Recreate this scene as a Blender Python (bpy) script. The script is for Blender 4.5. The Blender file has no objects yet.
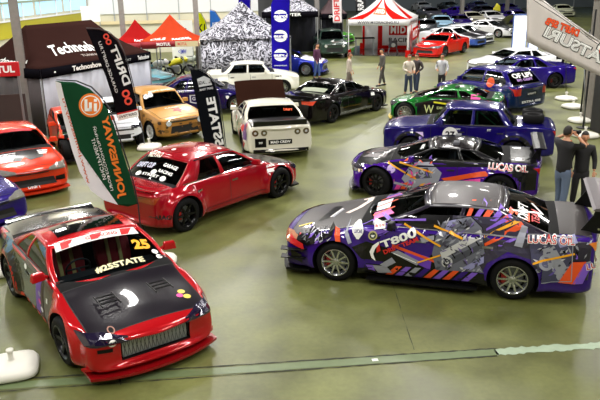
import bpy, bmesh, math, random
from mathutils import Vector, Matrix
from mathutils.bvhtree import BVHTree
random.seed(7)
R = math.radians
sc = bpy.context.scene
COL = sc.collection
# ------------------------------------------------------------------ camera, world, lights, exposure
FPX, PITCH, CAMH, ROLL = 694.0, R(17.8), 4.66, R(-1.0)
cam_d = bpy.data.cameras.new('camera'); cam = bpy.data.objects.new('camera', cam_d); COL.objects.link(cam)
cam_d.sensor_width = 36; cam_d.lens = FPX*36/600; cam_d.clip_end = 400
_fw = Vector((0, math.cos(PITCH), -math.sin(PITCH))); _r = Vector((1, 0, 0)); _u = _r.cross(_fw)
_r2 = _r*math.cos(ROLL)+_u*math.sin(ROLL); _u2 = _u*math.cos(ROLL)-_r*math.sin(ROLL)
cam.matrix_world = Matrix(((_r2.x, _u2.x, -_fw.x, 0), (_r2.y, _u2.y, -_fw.y, 0), (_r2.z, _u2.z, -_fw.z, CAMH), (0, 0, 0, 1)))
sc.camera = cam
sc.view_settings.view_transform = 'Standard'; sc.view_settings.look = 'None'
sc.view_settings.exposure = 0.0; sc.view_settings.gamma = 1.0
w = bpy.data.worlds.new('hall_air'); sc.world = w; w.use_nodes = True
w.node_tree.nodes['Background'].inputs[0].default_value = (.80, .86, 1.0, 1)
w.node_tree.nodes['Background'].inputs[1].default_value = .22
def area(name, loc, sx, sy, power, col=(1, .97, .9), rot=(0, 0, 0)):
    d = bpy.data.lights.new(name, 'AREA'); d.shape = 'RECTANGLE'; d.size = sx; d.size_y = sy; d.energy = power; d.color = col
    o = bpy.data.objects.new(name, d); COL.objects.link(o); o.location = loc; o.rotation_euler = rot; return o
for iy, y in enumerate((1, 9, 18, 28, 40, 55, 75)):
    for x in (-13, -4.5, 4, 13, 24):
        area('hall_lamp', (x+(iy % 2)*1.2, y, 10.5), 0.8, 2.6, 540 if y < 20 else 1050, (1, .97, .92))
area('daylight_window', (-13.5, 22, 6.8), 16, 2.5, 700, (.75, .87, 1), (R(62), 0, R(80)))

# ------------------------------------------------------------------ pixel -> place helpers
def pray(u, v): return _fw*FPX+_r2*(u-300)+_u2*(200-v)
def at(u, v, z=0.0):
    d = pray(u, v); t = (z-CAMH)/d.z; return Vector((d.x*t, d.y*t, z))
def atw(u, v, y):
    d = pray(u, v); t = y/d.y; return Vector((d.x*t, y, CAMH+d.z*t))

# ------------------------------------------------------------------ materials
_M = {}
def hexc(h):
    if not isinstance(h, str): return tuple(h)
    c = [int(h[i:i+2], 16)/255 for i in (0, 2, 4)]
    return tuple(x/12.92 if x <= .04045 else ((x+.055)/1.055)**2.4 for x in c)
def mat(c, rough=.5, metal=0., coat=0., emit=0., spec=.5, alpha=1., noise=0., nscale=8., key=None):
    k = (c, rough, metal, coat, emit, spec, noise, nscale)
    if k in _M: return _M[k]
    m = bpy.data.materials.new('surface'); m.use_nodes = True; nt = m.node_tree; b = nt.nodes['Principled BSDF']
    col = hexc(c)
    b.inputs['Base Color'].default_value = (*col, 1); b.inputs['Roughness'].default_value = rough
    b.inputs['Metallic'].default_value = metal; b.inputs['Coat Weight'].default_value = coat
    b.inputs['Coat Roughness'].default_value = .05; b.inputs['Specular IOR Level'].default_value = spec
    if emit: b.inputs['Emission Color'].default_value = (*col, 1); b.inputs['Emission Strength'].default_value = emit
    tc = nt.nodes.new('ShaderNodeTexCoord'); n = nt.nodes.new('ShaderNodeTexNoise'); n.inputs['Scale'].default_value = nscale
    n.inputs['Detail'].default_value = 5; nt.links.new(tc.outputs['Object'], n.inputs['Vector'])
    mr = nt.nodes.new('ShaderNodeMapRange'); mr.inputs['To Min'].default_value = 1-max(noise, .04); mr.inputs['To Max'].default_value = 1+max(noise, .04)
    nt.links.new(n.outputs['Fac'], mr.inputs['Value'])
    mx = nt.nodes.new('ShaderNodeVectorMath'); mx.operation = 'SCALE'; mx.inputs[0].default_value = col
    nt.links.new(mr.outputs[0], mx.inputs['Scale']); nt.links.new(mx.outputs[0], b.inputs['Base Color'])
    _M[k] = m; return m
def paint(c, rough=.28, metal=.1): return mat(c, rough, metal, .8, 0., .12)
def cloth(c, tr=.4):
    k = ('cloth', c, tr)
    if k in _M: return _M[k]
    m = bpy.data.materials.new('tent_cloth'); m.use_nodes = True; nt = m.node_tree; nt.nodes.clear(); col = hexc(c)
    o = nt.nodes.new('ShaderNodeOutputMaterial'); mx = nt.nodes.new('ShaderNodeMixShader'); d = nt.nodes.new('ShaderNodeBsdfDiffuse'); t = nt.nodes.new('ShaderNodeBsdfTranslucent')
    n = nt.nodes.new('ShaderNodeTexNoise'); n.inputs['Scale'].default_value = 3; mr = nt.nodes.new('ShaderNodeMapRange'); mr.inputs['To Min'].default_value = .88; mr.inputs['To Max'].default_value = 1.1; nt.links.new(n.outputs['Fac'], mr.inputs['Value'])
    v = nt.nodes.new('ShaderNodeVectorMath'); v.operation = 'SCALE'; v.inputs[0].default_value = col; nt.links.new(mr.outputs[0], v.inputs['Scale'])
    nt.links.new(v.outputs[0], d.inputs[0]); nt.links.new(v.outputs[0], t.inputs[0]); mx.inputs[0].default_value = tr
    nt.links.new(d.outputs[0], mx.inputs[1]); nt.links.new(t.outputs[0], mx.inputs[2]); nt.links.new(mx.outputs[0], o.inputs[0]); _M[k] = m; return m
def glass(tint=.25, c=(.6, .7, .75)):
    k = ('glass', tint, c)
    if k in _M: return _M[k]
    m = bpy.data.materials.new('car_glass'); m.use_nodes = True; nt = m.node_tree; nt.nodes.clear()
    o = nt.nodes.new('ShaderNodeOutputMaterial'); mx = nt.nodes.new('ShaderNodeMixShader'); t = nt.nodes.new('ShaderNodeBsdfTransparent')
    g = nt.nodes.new('ShaderNodeBsdfGlossy'); f = nt.nodes.new('ShaderNodeFresnel'); f.inputs['IOR'].default_value = 1.7
    t.inputs['Color'].default_value = (c[0]*tint, c[1]*tint, c[2]*tint, 1); g.inputs['Roughness'].default_value = .04
    nt.links.new(f.outputs[0], mx.inputs[0]); nt.links.new(t.outputs[0], mx.inputs[1]); nt.links.new(g.outputs[0], mx.inputs[2]); nt.links.new(mx.outputs[0], o.inputs[0])
    _M[k] = m; return m
BLACK = mat('080809', .45, spec=.25); RUB = mat('0c0c0d', .75, spec=.2); DARK = mat('0e0e0f', .8, spec=.15); CHROME = mat('d8dade', .12, 1.0); ALU = mat('b9bcc0', .3, .9)
CARBON = mat('120c16', .3, .0, .7, 0, .15, noise=.25, nscale=30); WHITE = mat('f2f2f0', .5); STEEL = mat('8a8d90', .45, .7)

# ------------------------------------------------------------------ objects
def tag(o, label=None, cat=None, group=None, kind=None):
    if label: o['label'] = label
    if cat: o['category'] = cat
    if group: o['group'] = group
    if kind: o['kind'] = kind
    return o
def empty(name, loc=(0, 0, 0), rz=0., label=None, cat=None, group=None):
    o = bpy.data.objects.new(name, None); COL.objects.link(o); o.location = loc; o.rotation_euler = (0, 0, rz); o.empty_display_size = .2
    return tag(o, label, cat, group)
def link_mesh(name, me, parent=None):
    o = bpy.data.objects.new(name, me); COL.objects.link(o); o.parent = parent; return o
class MB:
    def __init__(s): s.v = []; s.f = []; s.m = []
    def add(s, vs, fs, mi=0):
        b = len(s.v); s.v += [tuple(x) for x in vs]; s.f += [tuple(i+b for i in f) for f in fs]; s.m += [mi]*len(fs); return s
    def box(s, c, d, rot=None, mi=0, tap=1.0):
        vs = []
        for k in (-1, 1):
            q = tap if k > 0 else 1
            for (i, j) in ((-1, -1), (1, -1), (1, 1), (-1, 1)):
                p = Vector((i*d[0]/2*q, j*d[1]/2*q, k*d[2]/2))
                if rot is not None: p = rot @ p
                vs.append(p+Vector(c))
        return s.add(vs, [(3, 2, 1, 0), (4, 5, 6, 7), (0, 1, 5, 4), (1, 2, 6, 5), (2, 3, 7, 6), (3, 0, 4, 7)], mi)
    def bar(s, a, b, wd, ht=None, mi=0):
        a = Vector(a); b = Vector(b); z = b-a; L = z.length; q = z.to_track_quat('Z', 'Y').to_matrix()
        return s.box((a+b)/2, (wd, ht or wd, L), q, mi)
    def tube(s, pts, r, n=8, mi=0, caps=True):
        pts = [Vector(p) for p in pts]; rr = r if isinstance(r, (list, tuple)) else [r]*len(pts); vs = []; fs = []
        prev = None
        for i, p in enumerate(pts):
            d = (pts[min(i+1, len(pts)-1)]-pts[max(i-1, 0)]).normalized()
            x = (prev-d*prev.dot(d)).normalized() if prev is not None and (prev-d*prev.dot(d)).length > 1e-4 else d.orthogonal().normalized()
            prev = x; y = d.cross(x)
            for k in range(n):
                a = 2*math.pi*k/n; vs.append(p+(x*math.cos(a)+y*math.sin(a))*rr[i])
        for i in range(len(pts)-1):
            for k in range(n): fs.append((i*n+k, i*n+(k+1) % n, (i+1)*n+(k+1) % n, (i+1)*n+k))
        if caps: fs.append(tuple(reversed(range(n)))); fs.append(tuple((len(pts)-1)*n+k for k in range(n)))
        return s.add(vs, fs, mi)
    def lathe(s, prof, c=(0, 0, 0), axis='Z', n=32, mi=0):
        vs = []; fs = []
        for (r, h) in prof:
            for k in range(n):
                a = 2*math.pi*k/n; x, y = r*math.cos(a), r*math.sin(a)
                p = (x, y, h) if axis == 'Z' else (x, h, y)
                vs.append(Vector(p)+Vector(c))
        for i in range(len(prof)-1):
            for k in range(n):
                q = (i*n+k, i*n+(k+1) % n, (i+1)*n+(k+1) % n, (i+1)*n+k); fs.append(q if axis == 'Z' else tuple(reversed(q)))
        return s.add(vs, fs, mi)
    def prism(s, poly, h0, h1, fn=None, mi=0):
        fn = fn or (lambda a, b, h: (a, b, h)); n = len(poly)
        vs = [fn(a, b, h0) for a, b in poly]+[fn(a, b, h1) for a, b in poly]
        return s.add(vs, [tuple(reversed(range(n))), tuple(range(n, 2*n))]+[(i, (i+1) % n, n+(i+1) % n, n+i) for i in range(n)], mi)
    def build(s, name, mats, parent=None, smooth=False, bevel=0., sub=0):
        me = bpy.data.meshes.new(name); me.from_pydata(s.v, [], s.f); me.polygons.foreach_set('material_index', s.m)
        for m in (mats if isinstance(mats, (list, tuple)) else [mats]): me.materials.append(m)
        bm = bmesh.new(); bm.from_mesh(me); bmesh.ops.recalc_face_normals(bm, faces=bm.faces[:]); bm.to_mesh(me); bm.free()
        o = link_mesh(name, me, parent)
        if smooth: me.polygons.foreach_set('use_smooth', [True]*len(me.polygons))
        if smooth == 'auto':
            me.set_sharp_from_angle(angle=R(40))
        if bevel:
            b = o.modifiers.new('b', 'BEVEL'); b.width = bevel; b.segments = 2; b.limit_method = 'ANGLE'
        if sub:
            b = o.modifiers.new('s', 'SUBSURF'); b.levels = sub; b.render_levels = sub
        return o
def baked(o):
    dg = bpy.context.evaluated_depsgraph_get(); dg.update()
    me = bpy.data.meshes.new_from_object(o.evaluated_get(dg)); return me
def kids(o): return [c for c in bpy.data.objects if c.parent == o]
def copy_tree(o, parent=None, mp=None):
    c = o.copy(); COL.objects.link(c); c.parent = parent
    if mp and c.type == 'MESH':
        for s in c.material_slots:
            m = s.material
            if m in mp: s.link = 'OBJECT'; s.material = mp[m]
    for ch in kids(o): copy_tree(ch, c, mp)
    return c

# ------------------------------------------------------------------ lettering and markings mapped on surfaces
_T = {}
def text_tris(s, bold=.0):
    k = (s, bold)
    if k in _T: return _T[k]
    cu = bpy.data.curves.new('t', 'FONT'); cu.body = s; cu.size = 1; cu.offset = bold; cu.resolution_u = 3; cu.fill_mode = 'FRONT'
    o = bpy.data.objects.new('t', cu); COL.objects.link(o); me = baked(o); me.calc_loop_triangles()
    vs = [(v.co.x, v.co.y) for v in me.vertices]; fs = [tuple(t.vertices) for t in me.loop_triangles]
    bpy.data.objects.remove(o)
    if vs:
        x0 = min(v[0] for v in vs); x1 = max(v[0] for v in vs); y0 = min(v[1] for v in vs); y1 = max(v[1] for v in vs)
        vs = [((x-x0)/(x1-x0), (y-y0)/(y1-y0)) for x, y in vs]; asp = (x1-x0)/(y1-y0)
    else: asp = 1
    _T[k] = (vs, fs, asp); return _T[k]
def circle(cx, cy, r, n=20, ry=None): return [(cx+r*math.cos(2*math.pi*i/n), cy+(ry or r)*math.sin(2*math.pi*i/n)) for i in range(n)]
def rect(x0, y0, x1, y1): return [(x0, y0), (x1, y0), (x1, y1), (x0, y1)]
class Marks:
    """flat markings: 2-D shapes laid onto a surface; fn(u, v) -> (point, normal)"""
    def __init__(s, fn, grid=.08, pre=None): s.fn = fn; s.g = grid; s.V = []; s.F = []; s.MI = []; s.mats = []; s.lay = 0; s.pre = pre
    def _put(s, vs, fs, m, off=None):
        if m not in s.mats: s.mats.append(m)
        if s.pre: vs = [s.pre(*v) for v in vs]
        bm = bmesh.new(); bv = [bm.verts.new((x, y, 0)) for x, y in vs]
        for f in fs:
            try: bm.faces.new([bv[i] for i in f])
            except ValueError: pass
        big = [f for f in bm.faces if len(f.verts) > 4]
        if big: bmesh.ops.triangulate(bm, faces=big)
        if s.g:
            xs = [v.co.x for v in bm.verts]; ys = [v.co.y for v in bm.verts]
            for ax, (a, b) in ((0, (min(xs), max(xs))), (1, (min(ys), max(ys)))):
                k = math.floor(a/s.g)+1
                while k*s.g < b:
                    co = [0, 0, 0]; no = [0, 0, 0]; co[ax] = k*s.g; no[ax] = 1
                    bmesh.ops.bisect_plane(bm, geom=bm.verts[:]+bm.edges[:]+bm.faces[:], plane_co=co, plane_no=no, dist=1e-5); k += 1
        s.lay += 1; off = off if off is not None else .0045+.00016*s.lay
        idx = {}
        for v in bm.verts:
            r = s.fn(v.co.x, v.co.y)
            if r is None: continue
            p, n = r; idx[v] = len(s.V); s.V.append(tuple(Vector(p)+Vector(n)*off))
        for f in bm.faces:
            if all(v in idx for v in f.verts):
                q = [idx[v] for v in f.verts]; P = [Vector(s.V[i]) for i in q]
                if s.g == 0 or max((P[i]-P[i-1]).length for i in range(len(P))) < max(.45, s.g*4): s.F.append(tuple(q)); s.MI.append(s.mats.index(m))
        bm.free()
    def poly(s, pts, m, off=None): s._put(pts, [tuple(range(len(pts)))], m, off)
    def line(s, pts, wd, m, off=None):
        for a, b in zip(pts[:-1], pts[1:]):
            a = Vector(a); b = Vector(b); d = (b-a)
            if d.length < 1e-6: continue
            d.normalize(); n = Vector((-d.y, d.x))*wd/2; a = a-d*wd*.3; b = b+d*wd*.3
            s._put([tuple(a-n), tuple(b-n), tuple(b+n), tuple(a+n)], [(0, 1, 2, 3)], m, off if off is not None else .006+.00016*s.lay); s.lay -= 1
    def text(s, t, p0, p1, h, m, bold=.02, shear=0., mirror=False, off=None):
        """baseline p0 -> p1, cap height h along the left normal (negative h flips)"""
        vs, fs, asp = text_tris(t, bold)
        p0 = Vector(p0); p1 = Vector(p1); d = p1-p0; n = Vector((-d.y, d.x)).normalized()*h
        out = []
        for x, y in vs:
            if mirror: x = 1-x
            q = p0+d*x+n*y+d.normalized()*shear*abs(h)*y; out.append((q.x, q.y))
        s._put(out, fs, m, off)
    def build(s, name, parent=None):
        if not s.F: return None
        me = bpy.data.meshes.new(name); me.from_pydata(s.V, [], s.F); me.polygons.foreach_set('material_index', s.MI)
        for m in s.mats: me.materials.append(m)
        return link_mesh(name, me, parent)

# ------------------------------------------------------------------ cars
SPEC = dict(L=4.6, wb=2.68, fo=.88, ro=.98, W=1.76, clr=.13, nz=.66, hz=.80, cz=.93, bz=.90, dz=.97, tz=.93, rz=1.34,
            xc=.98, xf=.22, xr=-.78, xb=-1.42, Wb=.92, Wr=.66, box=0., R=.315, tw=.22, fl=.03, doors=4, lvl=2, pc=.20, pcr=.10, bul=.14)
def smooth01(x): x = max(0., min(1., x)); return x*x*(3-2*x)
def body_shape(s):
    """closed lower body from lofted sections; returns mesh with arches, cabin and openings cut out"""
    w = s['W']/2; xa = s['wb']/2; N = xa+s['fo']; T = -xa-s['ro']; c = s['clr']; b = s['box']
    nz, hz, cz, bz, dz, tz = (s[k] for k in ('nz', 'hz', 'cz', 'bz', 'dz', 'tz'))
    xc, xb = s['xc'], s['xb']; hm = (hz+cz)/2
    st = [(N, .84, c+.10, nz-.13, nz-.08, 1.), (N-.04, .92, c+.02, nz-.04, nz-.005, 1.), (N-.16, .955, c, nz-.01, nz+.03, .8), (N-.38, .985, c, nz+.04, nz+.09, .45),
          (xa+.02, 1, c, hz-.05, hz, .15), (xa-.40 if xa-.4 > xc+.1 else (xa+xc)/2, 1, c, (hz+bz)/2-.05, hm, .03), (xc+.02, 1, c, bz-.02, cz, 0), (xc-.45, 1, c, bz, bz+.03, 0),
          (0, 1, c, bz, bz+.02, 0), (xb+.55, 1, c, bz+.01, bz+.03, 0)]
    if xb-T > .35:
        st += [(xb+.02, 1, c, dz-.05, dz, .1), ((xb+T)/2-.02, .985, c, dz-.05, dz, .4)]
    else: st += [(xb+.2, 1, c, bz+.01, bz+.03, .1)]
    st += [(T+.14, .96, c+.02, tz-.04, tz+.01, .8), (T+.03, .93, c+.05, tz-.07, tz-.03, 1.), (T, .86, c+.15, tz-.15, tz-.12, 1.)]
    st.sort(key=lambda q: -q[0])
    V = []; F = []; n = 20
    for (x, wf, zb, zs, zt, cv) in st:
        ww = w*wf; pc = s['pc'] if x > 0 else -s['pcr']
        H = [(0, zb), (.72*ww, zb), (.94*ww, zb+.02), (.995*ww, zb+.10), (ww, zb+.5*(zs-zb)), (.985*ww, zs-.10+.05*b), (ww*(.95+.03*b), zs-.012+.01*b),
             (ww*(.88+.05*b), zs+.35*(zt-zs)+.006), (.58*ww, zs+.85*(zt-zs)), (.26*ww, zt), (0, zt)]
        ring = H+[(-y, z) for y, z in reversed(H[1:-1])]
        for (y, z) in ring:
            r = abs(y)/w; V.append((x-cv*pc*r**2.4, y, z))
    m = len(st)
    for i in range(m-1):
        for k in range(n): F.append((i*n+k, i*n+(k+1) % n, (i+1)*n+(k+1) % n, (i+1)*n+k))
    for base, fl in ((0, 1), ((m-1)*n, 0)):
        def mir(k): return (n-k) % n
        for k in range(0, 10):
            q = [k, k+1, mir(k+1), mir(k)]; q = list(dict.fromkeys(q))
            q = [base+t for t in q]; F.append(tuple(q if fl else reversed(q)))
    mb = MB(); mb.add(V, F); o = mb.build('shape', [BLACK, DARK], smooth=True, sub=s['lvl'])
    me = baked(o); bpy.data.objects.remove(o)
    fl = s['fl']; Ra = s['R']+.05
    for v in me.vertices:
        x, y, z = v.co
        if abs(y) > .5*w and z < bz+.02:
            for ax, ff in ((xa, fl), (-xa, fl*s.get('rfl', 1.2))):
                r = math.hypot(x-ax, z-s['R']); k = smooth01(1-abs(max(r-Ra-.02, 0))/.17)
                side = smooth01((abs(y)/w-.75)/.2)
                v.co.y += math.copysign(ff*k*side, y)
        if s.get('bulge') and z > .5 and x > xc:   # bonnet centre bulge
            v.co.z += s['bulge']*smooth01(1-abs(abs(v.co.y)-.0)/.42)*smooth01((N-.25-x)/.3)
    o = link_mesh('shape', me)
    mc = MB(); w2 = w+fl*1.3+.1
    for ax in (xa, -xa):
        for sd in (-1, 1):
            prof = [(0, w-.34), (Ra, w-.34), (Ra, w2), (0, w2)]
            vs = []; nn = 40
            for y in (w-.34, w2):
                for k in range(nn): a = 2*math.pi*k/nn; vs.append((ax+Ra*math.cos(a), sd*y, s['R']+Ra*math.sin(a)))
            mc.add(vs, [tuple(range(nn)), tuple(range(2*nn-1, nn-1, -1))]+[(k, nn+k, nn+(k+1) % nn, (k+1) % nn) for k in range(nn)], 1)
    x0 = -xa+Ra+.03; x1 = min(xc-.1, xa-Ra-.04); wc = w*s['Wb']-.10
    mc.box(((x0+x1)/2, 0, .75), (x1-x0, 2*wc, .86), mi=1)
    for (cx, cy, cz_, dx, dy, dz_) in s.get('cut', []): mc.box((cx, cy, cz_), (dx, dy, dz_), mi=1)
    co = mc.build('cutter', [BLACK, DARK])
    bo = o.modifiers.new('b', 'BOOLEAN'); bo.operation = 'DIFFERENCE'; bo.solver = 'EXACT'; bo.object = co
    me = baked(o); bpy.data.objects.remove(o); bpy.data.objects.remove(co)
    return me
def belt_z(s, x):
    if x > s['xc']-.05: return s['cz']-.03
    return s['bz']-.01 if x > s['xb']+.5 else s['bz']-.01+(s['dz']-s['bz']-.03)*smooth01((s['xb']+.5-x)/.5)
def cabin(s):
    """patch functions for the glasshouse"""
    w = s['W']/2; Wb = w*s['Wb']; Wr = s['Wr']; rz = s['rz']; xc, xf, xr, xb = s['xc'], s['xf'], s['xr'], s['xb']
    def ez(u): return rz-.05-.03*(2*u-1)**2
    def side(u, t, sd):
        bx = xc-.06+(xb+.08-xc+.06)*u; tx = xf+(xr-xf)*u; x = bx+(tx-bx)*t
        z0 = belt_z(s, bx)-.03; z = z0+(ez(u)-z0)*t
        y = Wb+(Wr-Wb)*t+.045*math.sin(math.pi*min(t, 1))*(1-.7*s['box'])
        k = (u < .12)*(1-u/.12)+(u > .88)*(u-.88)/.12
        return (x, sd*(y-.02*k*k), z)
    def front(v, t):
        a = side(0, t, 1); return (a[0]+(s['bul']*(1-t)+.07*t)*(1-v*v), a[1]*v, a[2]+.03*t*(1-v*v)+.02*(1-t)*(1-v*v))
    def back(v, t):
        a = side(1, t, 1); return (a[0]-(.10*(1-t)+.06*t)*(1-v*v), a[1]*v, a[2]+.03*t*(1-v*v))
    def roof(u, v):
        a = side(u, 1, 1); f = front(v, 1); bk = back(v, 1); e = (2*u-1)**2
        x = f[0]+(bk[0]-f[0])*u
        return (x, a[1]*v, a[2]+.03*(1-v*v)+.035*(1-v*v)*(1-e))
    return side, front, back, roof
def patch(fn, us, ts):
    V = [fn(u, t) for u in us for t in ts]; n = len(ts)
    return V, [(i*n+j, (i+1)*n+j, (i+1)*n+j+1, i*n+j+1) for i in range(len(us)-1) for j in range(n-1)]
def lin(a, b, n): return [a+(b-a)*i/n for i in range(n+1)]
def weld(mb, name, mats, parent, thick=.0, d=.002):
    me = bpy.data.meshes.new(name); me.from_pydata(mb.v, [], mb.f); me.polygons.foreach_set('material_index', mb.m)
    bm = bmesh.new(); bm.from_mesh(me); bmesh.ops.remove_doubles(bm, verts=bm.verts[:], dist=d); bmesh.ops.recalc_face_normals(bm, faces=bm.faces[:]); bm.to_mesh(me); bm.free()
    for m in (mats if isinstance(mats, (list, tuple)) else [mats]): me.materials.append(m)
    me.polygons.foreach_set('use_smooth', [True]*len(me.polygons))
    o = link_mesh(name, me, parent)
    if thick: q = o.modifiers.new('t', 'SOLIDIFY'); q.thickness = thick; q.offset = -1
    return o
_shape = {}
def wheel_mesh(Rr, tw, style, tm, rm):
    k = (Rr, tw, style, tm, rm)
    if k in _shape: return _shape[k]
    h = tw/2; ri = Rr*(.68 if style != 'steel' else .60)
    t = MB(); t.lathe([(ri-.01, -h+.01), (ri+.015, -h), (Rr-.035, -h), (Rr-.008, -h+.025), (Rr, -h+.05), (Rr, h-.05), (Rr-.008, h-.025), (Rr-.035, h), (ri+.015, h), (ri-.01, h-.01), (ri-.02, 0), (ri-.01, -h+.01)], axis='Y', n=40)
    to = t.build('wheel', tm, smooth=True); to.data.set_sharp_from_angle(angle=R(50))
    r = MB(); lip = ri+.006
    r.lathe([(lip, h+.002), (lip-.012, h+.004), (lip-.022, h-.01), (ri-.035, h-.05), (ri-.04, -h+.02)], axis='Y', n=40)
    ns = {'ten': 10, 'six': 6, 'five': 5, 'steel': 8, 'multi': 12}[style]; wd = {'ten': .028, 'six': .042, 'five': .055, 'steel': .10, 'multi': .022}[style]
    for i in range(ns):
        a = 2*math.pi*i/ns; ca, sa = math.cos(a), math.sin(a)
        P = lambda q, off, y: (q*ca-off*sa, y, q*sa+off*ca)
        r0, r1 = .045, lip-.012; y0, y1 = h-.035, h-.012; d = .03
        vs = [P(r0, -wd*.62, y0), P(r0, wd*.62, y0), P(r1, wd*.42, y1), P(r1, -wd*.42, y1), P(r0, -wd*.62, y0-d), P(r0, wd*.62, y0-d), P(r1, wd*.6, y1-d), P(r1, -wd*.6, y1-d)]
        r.add(vs, [(0, 1, 2, 3), (7, 6, 5, 4), (0, 4, 5, 1), (1, 5, 6, 2), (2, 6, 7, 3), (3, 7, 4, 0)])
    r.lathe([(0, h-.018), (.03, h-.018), (.055, h-.03), (.06, h-.07)], axis='Y', n=20)
    for i in range(5): a = 2*math.pi*(i+.5)/5; r.lathe([(0, h-.02), (.009, h-.02), (.009, h-.04)], c=(.042*math.cos(a), 0, .042*math.sin(a)), axis='Y', n=8)
    ro = r.build('rim', rm, smooth=True); ro.data.set_sharp_from_angle(angle=R(35))
    b = MB(); b.lathe([(.06, h-.10), (ri*.72, h-.10), (ri*.72, h-.13), (0, h-.13)], axis='Y', n=28); bo = b.build('brake_disc', STEEL)
    b = MB(); b.box((ri*.55, h-.10, 0), (.08, .07, .16)); ca_ = b.build('brake_caliper', mat('a81e1a', .4), bevel=.01)
    res = (to.data, ro.data, bo.data, baked(ca_))
    for q in (to, ro, bo, ca_): bpy.data.objects.remove(q)
    _shape[k] = res; return res
def add_wheel(car, s, x, sd, steer=0., cam_=0., det=True):
    ms = wheel_mesh(s['R'], s['tw'], s.get('rim', 'six'), s.get('tyre', RUB), s.get('rimmat', ALU))
    o = link_mesh('wheel', ms[0], car); y = sd*(s['W']/2+s['fl']*.9-s['tw']/2-.015)
    o.location = (x, y, s['R']); o.rotation_euler = (R(cam_)*sd, 0, (0 if sd > 0 else math.pi)+steer)
    link_mesh('rim', ms[1], o)
    if det: link_mesh('brake_disc', ms[2], o); link_mesh('brake_caliper', ms[3], o)
    return o
def seat(parent, x, y, z, m, m2=None):
    b = MB()
    def ring(cx, cz, hw, d, tilt): return [(cx-d/2, -hw, cz), (cx+d/2, -hw, cz+tilt), (cx+d/2, hw, cz+tilt), (cx-d/2, hw, cz)]
    secs = [(.0, .0, .24, .52), (.0, .10, .26, .54)]
    V = [(-.26, -.22, 0), (.26, -.22, .05), (.26, .22, .05), (-.26, .22, 0), (-.26, -.25, .14), (.28, -.25, .17), (.28, .25, .17), (-.26, .25, .14)]
    F = [(3, 2, 1, 0), (4, 5, 6, 7), (0, 1, 5, 4), (1, 2, 6, 5), (2, 3, 7, 6), (3, 0, 4, 7)]
    b.add([(x+p[0], y+p[1], z+p[2]) for p in V], F)
    prof = [(.08, .24, -.20), (.30, .27, -.26), (.52, .26, -.32), (.62, .14, -.35), (.78, .12, -.38)]
    vs = []
    for (h, hw, dx) in prof: vs += [(x+dx-.07, y-hw, z+h), (x+dx+.07, y-hw, z+h), (x+dx+.07, y+hw, z+h), (x+dx-.07, y+hw, z+h)]
    fs = [(0, 1, 2, 3), tuple(reversed(range(16, 20)))]
    for i in range(4):
        for k in range(4): fs.append((i*4+k, i*4+(k+1) % 4, i*4+4+(k+1) % 4, i*4+4+k))
    b.add(vs, fs); o = b.build('seat', m, parent, smooth=True, bevel=.02)
    if m2:
        h = MB()
        for sy in (-.09, .09): h.box((x-.20, y+sy, z+.38), (.02, .05, .42), Matrix.Rotation(-.28, 3, 'Y'))
        h.build('seat_belt', m2, o)
    return o
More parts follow.
